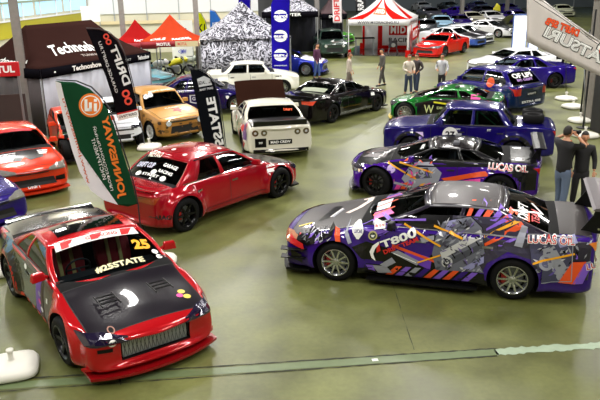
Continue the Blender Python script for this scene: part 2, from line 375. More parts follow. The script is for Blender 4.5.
def make_car(name, spec, loc, rz, label, cat='car', group=None, pm=None, hood=None, roof=None, trunk=None, fbump=None, rbump=None, door=None, skirt=None,
             gl=.35, seatm=None, belt=None, steer=0., cage=None, trim=None, lights='f', pillar=None, hood_open=False, det=1, no_seats=False, key=None, camber=0.):
    s = dict(SPEC); s.update(spec); car = empty(name, (0, 0, 0), 0, label, cat, group)
    pm = pm or paint('a01515'); hood = hood or pm; roof = roof or pm; trunk = trunk or pm; fbump = fbump or pm; rbump = rbump or pm; door = door or pm; skirt = skirt or pm; pillar = pillar or pm
    w = s['W']/2; xa = s['wb']/2; N = xa+s['fo']; T = -xa-s['ro']; xc, xb = s['xc'], s['xb']
    kk = ('body', key) if key else None
    if kk and kk in _shape: me0 = _shape[kk]
    else:
        me0 = body_shape(s)
        if kk: _shape[kk] = me0
    # split in panels
    bm = bmesh.new(); bm.from_mesh(me0)
    hx0 = xc+.10; hx1 = N-.20; hw = w*.86; fbx = xa+s['R']+.13; rbx = -xa-s['R']-.13; bzc = s['bz']
    tx0 = T+.16; dA = xc-.02; dB = s.get('xB', (-.12 if s['doors'] == 4 else -.42)); dC = -xa+s['R']*.75; skz = s['clr']+.16
    def cut(ax, v):
        co = [0, 0, 0]; no = [0, 0, 0]; co[ax] = v; no[ax] = 1
        bmesh.ops.bisect_plane(bm, geom=bm.verts[:]+bm.edges[:]+bm.faces[:], plane_co=co, plane_no=no, dist=1e-4)
    xgh = xc-.02
    for ax, v in ((0, hx0), (0, hx1), (0, fbx), (0, rbx), (0, dA), (0, dB), (0, dC), (0, tx0), (0, xb), (1, hw), (1, -hw), (2, skz), (2, s['nz']-.06), (2, s['tz']-.22)): cut(ax, v)
    regs = {}
    for f in bm.faces:
        c = f.calc_center_median(); n = f.normal; ay = abs(c.y)
        if f.material_index == 1:
            inner = -xa+s['R']+.05 < c.x < xa-s['R']-.05 and ay < w*s['Wb']-.05
            r = 'cabin_tub' if inner else ('wheel_well'+str(int(c.x > 0)*2+int(c.y > 0)) if ay > w-.5 and abs(abs(c.x)-xa) < s['R']+.08 else 'intake_cavity')
        elif n.z > .5 and hx0 < c.x < hx1 and ay < hw and c.z > .45: r = 'hood'
        elif n.z > .5 and xb < c.x <= hx0 and ay < w*s['Wb']-.03 and c.z > bzc-.06: r = 'cabin_ledge'
        elif n.z > .5 and tx0 < c.x < xb and ay < hw and c.z > .5: r = 'trunk_lid'
        elif c.x > fbx and c.z < s['nz']-.06: r = 'front_bumper'
        elif c.x < rbx and c.z < s['tz']-.22: r = 'rear_bumper'
        elif c.z < skz and abs(c.x) < xa-s['R'] and ay > .5*w: r = 'side_skirtL' if c.y > 0 else 'side_skirtR'
        elif c.z > skz and dB < c.x < dA and ay > .9*w and n.z < .7: r = 'doorL' if c.y > 0 else 'doorR'
        elif s['doors'] == 4 and c.z > skz and dC < c.x < dB and ay > .9*w and n.z < .7: r = 'rear_doorL' if c.y > 0 else 'rear_doorR'
        else: r = 'body'
        regs.setdefault(r, []).append(f)
    mats = dict(hood=hood, trunk_lid=trunk, front_bumper=fbump, rear_bumper=rbump, side_skirtL=skirt, side_skirtR=skirt, doorL=door, doorR=door, rear_doorL=door, rear_doorR=door, body=pm, cabin_tub=DARK, wheel_well=DARK, cabin_ledge=DARK)
    P = {}
    for r, fs in regs.items():
        vi = {}; vs = []; ff = []
        for f in fs:
            q = []
            for v in f.verts:
                if v not in vi: vi[v] = len(vs); vs.append(v.co.copy())
                q.append(vi[v])
            ff.append(tuple(q))
        nm = r[:-1] if r[-1] in 'LR0123' else r
        if r == 'hood' and hood_open:
            hx = hx0; A = Matrix.Translation((hx, 0, s['cz'])) @ Matrix.Rotation(R(-56), 4, 'Y') @ Matrix.Translation((-hx, 0, -s['cz'])); vs = [A @ v for v in vs]
        me = bpy.data.meshes.new(nm); me.from_pydata(vs, [], ff); me.materials.append(mats.get(r, DARK)); me.polygons.foreach_set('use_smooth', [r not in ('cabin_tub',)]*len(me.polygons))
        me.set_sharp_from_angle(angle=R(48))
        o = link_mesh(nm, me, car); P[r] = o
        if r == 'hood' and hood_open:
            q = o.modifiers.new('t', 'SOLIDIFY'); q.thickness = .03; q.offset = -1
        if nm == 'rear_door' and det < 1: pass
    if hood_open:
        b = MB(); b.box((xa-.1, 0, s['hz']-.06), (.7, .8, .12)); b.box((xa+.35, 0, s['hz']-.1), (.08, 1.1, .1)); b.tube([(xa-.3, .3, s['hz']), (xa, .35, s['hz']+.04), (xa+.3, .2, s['hz'])], .05)
        b.build('engine', STEEL, car, bevel=.02)
    allv = []; allf = []
    for f in bm.faces:
        if f.material_index == 1: continue
        b0 = len(allv); allv += [v.co.copy() for v in f.verts]; allf.append(tuple(range(b0, len(allv))))
    bm.free()
    # glasshouse
    side, front, back, roofp = cabin(s)
    fr = MB(); gls = MB(); rf = MB()
    tt = [0, .045, .09]; tg = lin(.09, .90, 5); tu = [.90, .96, 1.0]
    uA, uB0, uB1, uC = .055, (.47 if s['doors'] == 4 else .58), (.515 if s['doors'] == 4 else .63), s.get('uC', .86)
    wins = {}
    for sd in (1, -1):
        fn = lambda u, t, sd=sd: side(u, t, sd)
        for (a, b_, isw) in ((0, uA, 0), (uA, uB0, 1), (uB0, uB1, 0), (uB1, uC, 1), (uC, 1, 0)):
            us = lin(a, b_, 5 if isw else 3)
            if isw:
                fr.add(*patch(fn, us, tt)); fr.add(*patch(fn, us, tu)); q = MB(); q.add(*patch(lambda u, t: tuple(Vector(fn(u, t))-Vector((0, sd*.008, 0))), us, tg))
                wins[('side_window', sd, a)] = q
            else: fr.add(*patch(fn, us, tt+tg[1:-1]+tu))
    e = .93
    for fn, nm in ((front, 'windshield'), (back, 'rear_window')):
        for (a, b_) in ((-1, -e), (e, 1)): fr.add(*patch(fn, lin(a, b_, 2), tt+tg[1:-1]+tu))
        vs_ = lin(-e, e, 12); fr.add(*patch(fn, vs_, tt)); fr.add(*patch(fn, vs_, tu))
        q = MB(); q.add(*patch(lambda u, t: tuple(Vector(fn(u, t))-Vector(((.006 if nm == 'windshield' else -.006), 0, .002))), vs_, tg)); wins[(nm, 0, 0)] = q
    rf.add(*patch(roofp, lin(0, 1, 12), [-1, -e]+lin(-e, e, 12)[1:-1]+[e, 1]))
    weld(fr, 'window_frame', pillar, car, .02); weld(rf, 'roof', roof, car, .02)
    for f in fr.f+[]: b0 = len(allv); allv += [Vector(fr.v[i]) for i in f]; allf.append(tuple(range(b0, b0+len(f))))
    for f in rf.f: b0 = len(allv); allv += [Vector(rf.v[i]) for i in f]; allf.append(tuple(range(b0, b0+len(f))))
    for k, q in wins.items():
        weld(q, k[0], glass(gl if k[0] != 'windshield' else max(gl, .5)), car)
        for f in q.f: b0 = len(allv); allv += [Vector(q.v[i]) for i in f]; allf.append(tuple(range(b0, b0+len(f))))
    bvh = BVHTree.FromPolygons(allv, allf)
    def ray(o, d):
        h = bvh.ray_cast(Vector(o), Vector(d), 12)
        if h[0] is None: return None
        n = h[1] if h[1].dot(Vector(d)) < 0 else -h[1]
        return h[0], n
    fns = dict(L=lambda a, b: ray((a, 4, b), (0, -1, 0)), R=lambda a, b: ray((a, -4, b), (0, 1, 0)), F=lambda a, b: ray((6, a, b), (-1, 0, 0)), B=lambda a, b: ray((-6, a, b), (1, 0, 0)), T=lambda a, b: ray((a, b, 4), (0, 0, -1)),
               FL=lambda a, b: ray(Vector((N-.1, w-.1, 0))+Vector((-.5, .5, 0)).normalized()*a+Vector((3, 3, b)), Vector((-1, -1, 0)).normalized()),
               FR=lambda a, b: ray(Vector((N-.1, -w+.1, 0))+Vector((-.5, -.5, 0)).normalized()*a+Vector((3, -3, b)), Vector((-1, 1, 0)).normalized()))
    if det:
        tr = {k: Marks(fns[k], .15) for k in 'LRFBT'}
        SE = mat('070708', .7)
        for k in 'LR':
            t = tr[k]
            for x in ([dA, dB]+([dC] if s['doors'] == 4 else [])): t.line([(x, skz), (x, bzc-.06)], .012, SE, .003)
            t.line([(dC if s['doors'] == 4 else dB, skz), (dA, skz)], .012, SE, .003)
            for x in [dB+.14]+([dC+.14] if s['doors'] == 4 else []): t.poly(rect(x-.08, bzc-.19, x+.08, bzc-.155), trim or mat('2a2a2c', .3), .012)
            t.line([(xb+.25, bzc+.005), (xc-.12, bzc+.005)], .018, trim or BLACK, .010)
            if trim:
                u = lin(.02, .93, 14); t.line([(side(q, .95, 1)[0], side(q, .95, 1)[2]) for q in u], .02, trim, .008)
            tr[k].build('window_trim', car)
        for k, nm in (('T', 'panel_gap'), ('F', 'nose_trim'), ('B', 'tail_trim')):
            t = tr[k]
            if k == 'T':
                if not hood_open: t.line([(hx0, -hw), (hx1, -hw), (hx1, hw), (hx0, hw), (hx0, -hw)], .014, SE, .003)
                t.build('bonnet_gap', car); t = Marks(fns['T'], .15); nm = 'boot_gap'
                if xb-T > .35: t.line([(xb-.02, -hw), (tx0, -hw), (tx0, hw), (xb-.02, hw)], .014, SE, .003)
            t.build(nm, car)
    # lamps
    nz, tz = s['nz'], s['tz']
    hm_ = s.get('lampmat', mat('dfe3e6', .12, .3, 1.)); tm = s.get('tailmat', mat('b01010', .2, 0, 1.))
    hl = s.get('hl', 'rect')
    for sd in (-1, 1):
        t = Marks(fns['F'], .05)
        if hl == 'rect': t.poly([(sd*w*.48, nz-.13), (sd*w*.86, nz-.11), (sd*w*.88, nz+.01), (sd*w*.48, nz-.03)], BLACK, .006); t.poly([(sd*w*.50, nz-.12), (sd*w*.84, nz-.10), (sd*w*.86, nz-.0), (sd*w*.50, nz-.04)], hm_, .014)
        elif hl == 'slim': t.poly([(sd*w*.42, nz-.08), (sd*w*.93, nz-.10), (sd*w*.97, nz+.02), (sd*w*.70, nz+.025), (sd*w*.42, nz-.02)], hm_, .012)
        elif hl == 'round':
            for q in s.get('rl', (.66,)): t.poly(circle(sd*w*q, nz-.14, .095), CHROME, .012); t.poly(circle(sd*w*q, nz-.14, .08), hm_, .02)
        t.build('headlight', car)
        t = Marks(fns['B'], .05); tl = s.get('tl', 'rect')
        if tl == 'rect': t.poly([(sd*w*.42, tz-.22), (sd*w*.90, tz-.22), (sd*w*.93, tz-.10), (sd*w*.42, tz-.10)], tm, .012)
        elif tl == 'round':
            for q in (.50, .76): t.poly(circle(sd*w*q, tz-.20, .085), CHROME, .010); t.poly(circle(sd*w*q, tz-.20, .072), mat('5a4a28', .3), .016); t.poly(circle(sd*w*q, tz-.20, .035), hm_, .022)
        elif tl == 'tall': t.poly([(sd*w*.72, tz-.35), (sd*w*.93, tz-.35), (sd*w*.95, tz-.12), (sd*w*.72, tz-.12)], tm, .012)
        t.build('taillight', car)
    # grille and lower intake
    t = Marks(fns['F'], .08)
    gw = s.get('gw', .42)
    if gw: t.poly([(-w*gw, nz-.13), (w*gw, nz-.13), (w*gw, nz-.03), (-w*gw, nz-.03)], mat('0c0c0d', .5), .006)
    if gw:
        for i in range(3): t.line([(-w*gw, nz-.11+i*.03), (w*gw, nz-.11+i*.03)], .007, STEEL, .012)
    t.build('grille', car)
    if not s.get('cut'):
        t = Marks(fns['F'], .08); t.poly([(-w*.6, s['clr']+.12), (w*.6, s['clr']+.12), (w*.54, nz-.24), (-w*.54, nz-.24)], mat('0a0a0b', .6), .006); t.build('lower_intake', car)
    # mirrors
    for sd in (-1, 1):
        b = MB(); p = side(.10, .16, sd); x, y, z = p
        b.box((x+.02, y+sd*.13, z+.04), (.10, .20, .12), Matrix.Rotation(-sd*.2, 3, 'Z'), tap=.8); b.bar((x, y-.01*sd, z), (x+.01, y+sd*.06, z+.03), .05, .05)
        b.build('mirror', s.get('mirmat', pm), car, bevel=.02)
    # splitter, skirts, diffuser
    if s.get('lip', True):
        b = MB(); c = s['clr']; pts = [(N-s['pc']*(abs(v)**2.4)+.03, v*w*.95) for v in lin(-1, 1, 12)]
        poly = [(x, y) for x, y in pts]+[(fbx, w*.95), (fbx, -w*.95)]
        b.prism(poly, c-.035, c+.0, lambda a, b_, h: (a, b_, h)); b.build('front_lip', s.get('lipmat', BLACK), car)
    b = MB(); b.box((0, 0, s['clr']+.06), (s['wb']-2*s['R']-.3, 2*w-.6, .05)); b.build('underfloor', DARK, car)
    # wheels
    for ax in (xa, -xa):
        for sd in (1, -1): add_wheel(car, s, ax, sd, steer if ax > 0 else 0, camber if ax > 0 else camber*.5, det > 0)
    # cabin fittings
    if not no_seats:
        sm = seatm or mat('1c1c20', .8)
        for sy in (-.36, .36):
            seat(car, .02, sy, .42, sm, belt)
        if det and s['doors'] == 4 and not cage:
            b = MB(); b.box((-.82, 0, .58), (.16, 1.2, .34), Matrix.Rotation(-.3, 3, 'Y')); b.build('rear_bench', sm, car, bevel=.03)
        b = MB(); b.box((min(xc-.28, xa-.42), 0, s['bz']-.12), (.30, 2*w*s['Wb']-.26, .18)); b.build('dashboard', mat('141416', .6), car, bevel=.04)
        b = MB(); cx, cy, cz_ = min(xc-.50, xa-.62), -.36 if s.get('rhd', True) else .36, s['bz']-.02
        pts = [(cx+.07*math.sin(a), cy+.17*math.cos(a), cz_+.16*math.sin(a)) for a in lin(0, 2*math.pi, 20)]
        b.tube(pts, .014, 6, caps=False); b.bar((cx, cy-.16, cz_), (cx, cy+.16, cz_), .02); b.bar((cx, cy, cz_), (cx+.2, cy, cz_-.08), .03); b.build('steering_wheel', mat('222224', .6), car, smooth=True)
    if cage:
        b = MB(); zt = s['rz']-.09; yb = w*s['Wb']-.15; yt = s['Wr']-.05
        xm = -.35; xF = s['xf']-.02
        b.tube([(xm, -yb, .4), (xm, -yb, s['bz']), (xm, -yt, zt-.05), (xm, -yt+.1, zt), (xm, yt-.1, zt), (xm, yt, zt-.05), (xm, yb, s['bz']), (xm, yb, .4)], .022)
        for sd in (-1, 1):
            b.tube([(xc-.3, sd*yb, .6), (xF, sd*yt, zt-.02), (xm, sd*yt, zt-.02), (-xa+s['R']+.1, sd*(yb-.2), s['bz']-.1)], .02)
        b.tube([(xm, -yb, .5), (xm, yt, zt-.05)], .02); b.tube([(xF, -yt, zt-.02), (xF, yt, zt-.02)], .02)
        b.build('roll_cage', cage, car, smooth=True)
    car['_'] = 0; del car['_']
    car.location = (loc[0], loc[1], 0); car.rotation_euler = (0, 0, rz)
    Mi = (Matrix.Translation((loc[0], loc[1], 0)) @ Matrix.Rotation(rz, 4, 'Z')).inverted()
    def px(u, v, y=None, sd='L'):
        """photo pixel -> (x, z) on the car's flank plane"""
        o = Mi @ Vector((0, 0, CAMH)); d = Mi.to_3x3() @ pray(u, v); yy = (w if y is None else y)*(1 if sd == 'L' else -1)
        t = (yy-o.y)/d.y; q = o+d*t; return (q.x, q.z)
    def pxh(u, v, z):
        o = Mi @ Vector((0, 0, CAMH)); d = Mi.to_3x3() @ pray(u, v); t = (z-o.z)/d.z; q = o+d*t; return (q.x, q.y)
    return dict(o=car, s=s, fns=fns, px=px, pxh=pxh, P=P, N=N, T=T, w=w, xa=xa, side=side, front=front, back=back)
def by_wheels(f, r, sd, s):
    """car pose from the ground points under its two near-side wheels"""
    a = at(*f); b = at(*r); d = (a-b); d.normalize(); m = (a+b)/2; left = Vector((-d.y, d.x, 0))
    off = (s.get('W', SPEC['W'])/2-.10)*(-1 if sd == 'L' else 1); c = m+left*off
    return (c.x, c.y), math.atan2(d.y, d.x)
def gt_wing(c, z=1.28, span=1.5, chord=.26, x=None, m=None, sm=None, post=.38, plate=True, wide=1.):
    car = c['o']; x = c['T']+.12 if x is None else x
    prof = [(.13, 0), (.10, .022), (0, .030), (-.10, .018), (-.13, .03), (-.12, .0), (0, -.012), (.10, -.01)]
    b = MB(); k = chord/.26; b.prism([(x+p*k, z+q*k) for p, q in prof], -span/2, span/2, lambda a, b_, h: (a, h, b_)); wg = b.build('rear_wing', m or CARBON, car)
    if plate:
        for sd in (-1, 1): b = MB(); b.box((x, sd*span/2, z+.0), (chord+.08, .012, .17)); b.build('end_plate', m or CARBON, wg)
    for sd in (-1, 1):
        b = MB(); zb = c['s']['tz']-.03
        q = wide; b.prism([(x+.16*q, zb), (x-.04*q, zb), (x-.05*q, z-.12), (x-.09*q, z+.0), (x+.05*q, z+.0), (x+.07*q, z-.14)], sd*post-.006, sd*post+.006, lambda a, b_, h: (a, h, b_)); b.build('wing_stand', sm or BLACK, wg)
    return wg
def lip_spoiler(c, m, h=.08, x=None):
    s = c['s']; w = c['w']; x = c['T']+.10 if x is None else x; b = MB(); vs = []; n = 12
    for v in lin(-1, 1, n): y = v*w*.80; xx = x+.06*v*v; z = s['tz']-.01; vs += [(xx+.14, y, z-.01), (xx-.04, y, z+h), (xx-.07, y, z+h-.01), (xx-.03, y, z-.03)]
    fs = [(0, 1, 2, 3), tuple(reversed([4*n+i for i in range(4)]))]
    for i in range(n):
        for k in range(4): fs.append((i*4+k, i*4+4+k, i*4+4+(k+1) % 4, i*4+(k+1) % 4))
    b.add(vs, fs); return b.build('rear_spoiler', m, c['o'], smooth='auto')

# ------------------------------------------------------------------ floor
def floor_mat():
    m = bpy.data.materials.new('polished_concrete'); m.use_nodes = True; nt = m.node_tree; b = nt.nodes['Principled BSDF']; N_ = nt.nodes.new; Lk = nt.links.new
    tc = N_('ShaderNodeTexCoord')
    def noise(sc_, det=6, dist=0.): n = N_('ShaderNodeTexNoise'); n.inputs['Scale'].default_value = sc_; n.inputs['Detail'].default_value = det; n.inputs['Distortion'].default_value = dist; Lk(tc.outputs['Object'], n.inputs['Vector']); return n
    def ramp(src, a, b_, c0, c1): r = N_('ShaderNodeValToRGB'); r.color_ramp.elements[0].position = a; r.color_ramp.elements[1].position = b_; r.color_ramp.elements[0].color = (*hexc(c0), 1); r.color_ramp.elements[1].color = (*hexc(c1), 1); Lk(src, r.inputs[0]); return r
    n1 = noise(.22, 5, .6); n2 = noise(1.1, 9, .3); n3 = noise(14, 8)
    r1 = ramp(n1.outputs['Fac'], .35, .68, '666a36', '868a52'); r2 = ramp(n2.outputs['Fac'], .35, .75, '9a9a90', 'ffffff'); r3 = ramp(n3.outputs['Fac'], .25, .8, 'd0d0c8', 'ffffff')
    m1 = N_('ShaderNodeMix'); m1.data_type = 'RGBA'; m1.blend_type = 'MULTIPLY'; m1.inputs[0].default_value = .75; Lk(r1.outputs[0], m1.inputs[6]); Lk(r2.outputs[0], m1.inputs[7])
    m2 = N_('ShaderNodeMix'); m2.data_type = 'RGBA'; m2.blend_type = 'MULTIPLY'; m2.inputs[0].default_value = .6; Lk(m1.outputs[2], m2.inputs[6]); Lk(r3.outputs[0], m2.inputs[7])
    Lk(m2.outputs[2], b.inputs['Base Color'])
    rr = N_('ShaderNodeMapRange'); rr.inputs['To Min'].default_value = .28; rr.inputs['To Max'].default_value = .50; Lk(n2.outputs['Fac'], rr.inputs['Value']); Lk(rr.outputs[0], b.inputs['Roughness'])
    b.inputs['Specular IOR Level'].default_value = .45
    bp = N_('ShaderNodeBump'); bp.inputs['Strength'].default_value = .02; bp.inputs['Distance'].default_value = .02; Lk(n3.outputs['Fac'], bp.inputs['Height']); Lk(bp.outputs[0], b.inputs['Normal'])
    return m
FLOORM = floor_mat()
b = MB(); b.box((20, 45, -.05), (90, 120, .1)); tag(b.build('floor', FLOORM), kind='structure')
# sunk service strip across the floor with chipped edges
def strip(name, p0, p1, wd, m, z=.003, jag=0., n=40):
    a = at(*p0); c = at(*p1); d = (c-a); L = d.length; d.normalize(); nn = Vector((-d.y, d.x, 0)); vs = []
    for i in range(n+1):
        p = a+d*L*i/n; vs += [p+nn*(wd/2+random.uniform(-jag, jag))+Vector((0, 0, z)), p-nn*(wd/2+random.uniform(-jag, jag))+Vector((0, 0, z))]
    me = bpy.data.meshes.new(name); me.from_pydata([tuple(v) for v in vs], [], [(2*i, 2*i+1, 2*i+3, 2*i+2) for i in range(n)]); me.materials.append(m)
    return tag(link_mesh(name, me), kind='structure')
strip('trim_1', (-25, 388), (497, 352), .16, mat('5f6d49', .4, noise=.2), .004, .006)
strip('trim_2', (495, 352), (640, 343), .16, mat('8fa088', .5, noise=.2), .004, .025)
strip('trim_3', (-25, 382), (497, 348.5), .022, mat('1e2014', .7), .005, .01, 90)
strip('trim_4', (-25, 393.5), (497, 356), .018, mat('23261a', .7), .005, .008, 90)
strip('trim_5', (119, 377), (121, 385), .02, mat('1e2014', .7), .006, .004, 6)
strip('trim_6', (392, 282), (414, 350), .008, mat('3a3d28', .7), .004, .006, 20)
strip('trim_7', (372, 360.5), (378, 360), .06, mat('d8d8d0', .7), .007, .004, 4)

# ------------------------------------------------------------------ hall shell
CR = mat('cfcab4', .7); WPAN = mat('dfe0e2', .5); YEL_B = mat('b8ae18', .5); WG = mat('9fc8dc', .2, 0, 0, .9); GREYW = mat('7c8890', .6)
def wall(name, a, b_, z0, z1, m, th=.25, side=1):
    a = Vector((*a, 0)); b_ = Vector((*b_, 0)); d = (b_-a).normalized(); n = Vector((-d.y, d.x, 0))*th*side
    q = MB(); q.add([a+Vector((0, 0, z0)), b_+Vector((0, 0, z0)), b_+n+Vector((0, 0, z0)), a+n+Vector((0, 0, z0)), a+Vector((0, 0, z1)), b_+Vector((0, 0, z1)), b_+n+Vector((0, 0, z1)), a+n+Vector((0, 0, z1))],
                    [(3, 2, 1, 0), (4, 5, 6, 7), (0, 1, 5, 4), (1, 2, 6, 5), (2, 3, 7, 6), (3, 0, 4, 7)])
    return tag(q.build(name, m), kind='structure')
wall('wall_left', (-18.6, -9), (-13.6, 47), 0, 11, CR)
wall('wall_back_left', (-13.6, 47), (-2.6, 48.5), 0, 11, CR)
wall('wall_side', (-2.6, 48.5), (-2.6, 101), 0, 11, mat('3c3c40', .8))
wall('wall_back', (-2.6, 101), (58, 101), 0, 11, GREYW)
wall('wall_right', (58, 101), (58, -9), 0, 11, CR)
wall('wall_front', (58, -9), (-18.6, -9), 0, 11, CR)
b = MB(); b.box((20, 45, 11.1), (90, 120, .2)); tag(b.build('ceiling', mat('202124', .8)), kind='structure')
def onwall(a, b_, t, off): a = Vector((*a, 0)); b_ = Vector((*b_, 0)); d = (b_-a).normalized(); return a+d*t+Vector((d.y, -d.x, 0))*off, d
wl = ((-18.6, -9), (-13.6, 47)); wlen = math.hypot(5, 56)
def strip_wall(name, w_, t0, t1, z0, z1, m, off=.04):
    p, d = onwall(*w_, t0, off); q, _ = onwall(*w_, t1, off); return wall(name, (p.x, p.y), (q.x, q.y), z0, z1, m, .06, 1)
strip_wall('trim_8', wl, 20, wlen, 1.95, 2.75, YEL_B, .08); strip_wall('trim_9', wl, 20, wlen, 2.75, 2.83, WPAN, .14); strip_wall('trim_10', wl, 20, wlen, 3.62, 3.72, mat('8a9a80', .5), .14)
for i in range(9): strip_wall('window_%d' % (i+1), wl, 22+i*3.8, 25.4+i*3.8, 2.95, 4.9, WG, .06)
for i in range(12): strip_wall('trim_%d' % (11+i), wl, 30+i*2.1, 30.06+i*2.1, 2.83, 3.7, WPAN, .14)
wb_ = ((-13.6, 47), (-2.6, 48.5)); bl = math.hypot(11, 1.5)
strip_wall('trim_30', wb_, 0, bl, 2.55, 6.5, WPAN, .08); strip_wall('trim_31', wb_, 0, bl, 1.9, 2.1, mat('d8c8a0', .6), .16)
for i in range(5): strip_wall('trim_%d' % (32+i), wb_, 1.6+i*2.1, 1.66+i*2.1, 2.1, 6.5, mat('a8acb0', .6), .12)
for i in range(3): strip_wall('window_%d' % (12+i), wb_, .5+i*3.2, 2.6+i*3.2, 3.75, 5.2, WG, .14)
wbk = ((-2.6, 101), (58, 101))
for i in range(14): strip_wall('window_%d' % (16+i), wbk, 4+i*4.2, 7.4+i*4.2, 2.6, 5.0, mat('8fb0c8', .3, 0, 0, .25), .08)
for i in range(15): strip_wall('trim_%d' % (40+i), wbk, 3.6+i*4.2, 3.75+i*4.2, 0, 7, mat('c0c8cc', .5), .14)
strip_wall('trim_60', wbk, 0, 60, 1.6, 1.9, mat('a8b4b8', .5), .16)
# ------------------------------------------------------------------ steel columns
def column(u, v, wd, label, m=None, h=11):
    p = at(u, v); r = empty('steel_column', p, R(12), label, 'column', 'steel columns of the hall')
    m = m or mat('8c8884', .5, .3, noise=.2)
    b = MB(); b.box((0, -wd*.42, h/2), (wd, wd*.14, h)); b.box((0, wd*.42, h/2), (wd, wd*.14, h)); b.box((0, 0, h/2), (wd*.16, wd*.8, h)); b.build('shaft', m, r)
    b = MB(); b.box((0, 0, .02), (wd*1.7, wd*1.7, .04)); b.build('base_plate', m, r)
    return r
column(31, 135, .24, 'steel column nearest the left edge, in front of the brown tent')
column(128, 84, .24, 'steel column rising behind the brown tent roof near the red tent')
column(200, 82, .22, 'steel column left of the black and white patterned tent')
column(317, 49, .30, 'steel column beside the dark green old car')
column(461, 27, .30, 'steel column left of the far rows of cars')
column(506, 22, .30, 'steel column behind the white cars with one bonnet up')
# right hand concrete column with cables
p = at(600, 122); r = empty('concrete_column', (p.x, p.y+.2, 0), 0, 'thick concrete column with cables at the right edge behind the white banner', 'column')
b = MB(); b.box((0, 0, 5.5), (.8, .8, 11)); b.build('shaft', mat('6a645c', .8, noise=.3), r, bevel=.05)
for z in (3.9, 4.05, 4.2, 4.6): b = MB(); b.tube([(-.45, -.45, z), (0, -.5, z-.05), (.45, -.45, z+.02), (.45, .45, z), (-.45, .45, z), (-.45, -.45, z)], .03, 6); b.build('cable', mat('a8a49c', .6), r)

def pose1(contact, hd, s, which):
    """pose from one wheel's ground point and a heading in degrees"""
    q = dict(SPEC); q.update(s); a = at(*contact); h = R(hd); d = Vector((math.cos(h), math.sin(h), 0)); left = Vector((-d.y, d.x, 0))
    c = a-d*(q['wb']/2)*(1 if which[1] == 'F' else -1)-left*(q['W']/2-.10)*(1 if which[0] == 'L' else -1)
    return (c.x, c.y), h
def pose_end(px, hd, s, end='F'):
    q = dict(SPEC); q.update(s); a = at(*px); h = R(hd); d = Vector((math.cos(h), math.sin(h), 0))
    c = a-d*(q['wb']/2+q['fo']) if end == 'F' else a+d*(q['wb']/2+q['ro'])
    return (c.x, c.y), h
ORA = mat('e2501c', .4); REDM = mat('c8181c', .4, 0, .6); LIL = mat('7a52c8', .4, 0, .5); GREYL = mat('9a9caa', .35, .2); GREYD = mat('4a4c58', .4, .2); YEL = mat('f0a818', .4); KBLK = mat('08070b', .3, 0, .7, 0, .15); PINK = mat('e0409a', .4); WHT = mat('f4f4f2', .4); GOLDM = mat('e8c94a', .4); BLUEM = mat('2a3fd0', .4)
def shards(M_, P_, x0, y0, x1, y1, n, seed, cols, ln=6.):
    q = random.Random(seed)
    for i in range(n):
        cx, cy = q.uniform(x0, x1), q.uniform(y0, y1); a = q.choice((-.5, -.9, .7, -.4, 1.2))+q.uniform(-.2, .2); l_ = q.uniform(.35, 1)*ln; w_ = q.uniform(.5, 1.5)
        dx, dy = math.cos(a)*l_/2, math.sin(a)*l_/2; nx, ny = -math.sin(a)*w_, math.cos(a)*w_
        M_.poly(P_((cx-dx, cy-dy), (cx+nx*.8, cy+ny*.8), (cx+dx, cy+dy), (cx-nx, cy-ny)), cols[i % len(cols)])
# ================================================================== the purple drift sedan
S2 = dict(wb=2.70, fo=1.02, ro=1.20, W=1.86, fl=.05, R=.325, tw=.25, nz=.66, hz=.87, cz=1.0, bz=.97, dz=1.10, tz=1.08, rz=1.40, lvl=3, rim='ten', rimmat=mat('c4c6ca', .22, .95), gw=0, clr=.13, xc=.90, xf=-.10, xr=-1.10, xb=-1.95, mirmat=BLACK, hl='slim', lampmat=mat('c98a6a', .2, .2, 1.), uC=.80, tl='rect', tailmat=mat('d8782a', .2, 0, 1.), bul=.2, R2=0)
loc, rz = by_wheels((335, 278), (513, 297), 'L', S2)
MATT = mat('3a3536', .42, .3, .2); PUR = paint('34147a')
c = make_car('drift_sedan', S2, loc, rz, 'purple drift sedan with grey bonnet, T800 lettering and silver ten-spoke wheels', pm=PUR, hood=MATT, roof=MATT, trunk=MATT, gl=.10, cage=mat('c0c0c4', .4), skirt=KBLK, fbump=paint('2c1066'), trim=mat('8a8a8e', .3, .8), pillar=paint('1c1426'))
T8 = c; P = lambda *q: [c['px'](u, v) for u, v in q]
L = Marks(c['fns']['L'], .07)
L.poly(P((421, 218), (452, 219), (446, 275), (400, 272), (384, 262), (362, 258), (352, 246), (372, 240)), KBLK)
L.poly(P((362, 240), (404, 226), (425, 232), (440, 246), (424, 262), (400, 252)), PUR)
L.poly(P((356, 228), (376, 225), (402, 226), (380, 236)), LIL)
L.poly(P((405, 250), (432, 258), (430, 270), (404, 258)), mat('6a3ab8', .4)); L.poly(P((392, 244), (440, 262), (438, 264), (392, 247)), ORA)
L.poly(P((452, 219), (527, 223), (600, 232), (598, 282), (540, 280), (530, 258), (508, 251), (487, 262), (482, 272), (446, 272)), mat('1b1430', .35, 0, .8))
# orange and violet rays over the rear door and quarter
for a, m in (((482, 245, 530, 223, 7), ORA), ((484, 237, 528, 220, 4), YEL), ((486, 231, 512, 219, 5), LIL), ((484, 252, 528, 233, 4), LIL), ((360, 222, 425, 222, 2), LIL)):
    x0, y0, x1, y1, h = a; L.poly(P((x0, y0), (x1, y1-h*.3), (x1, y1+h*.7), (x0, y0+h*.4)), m)
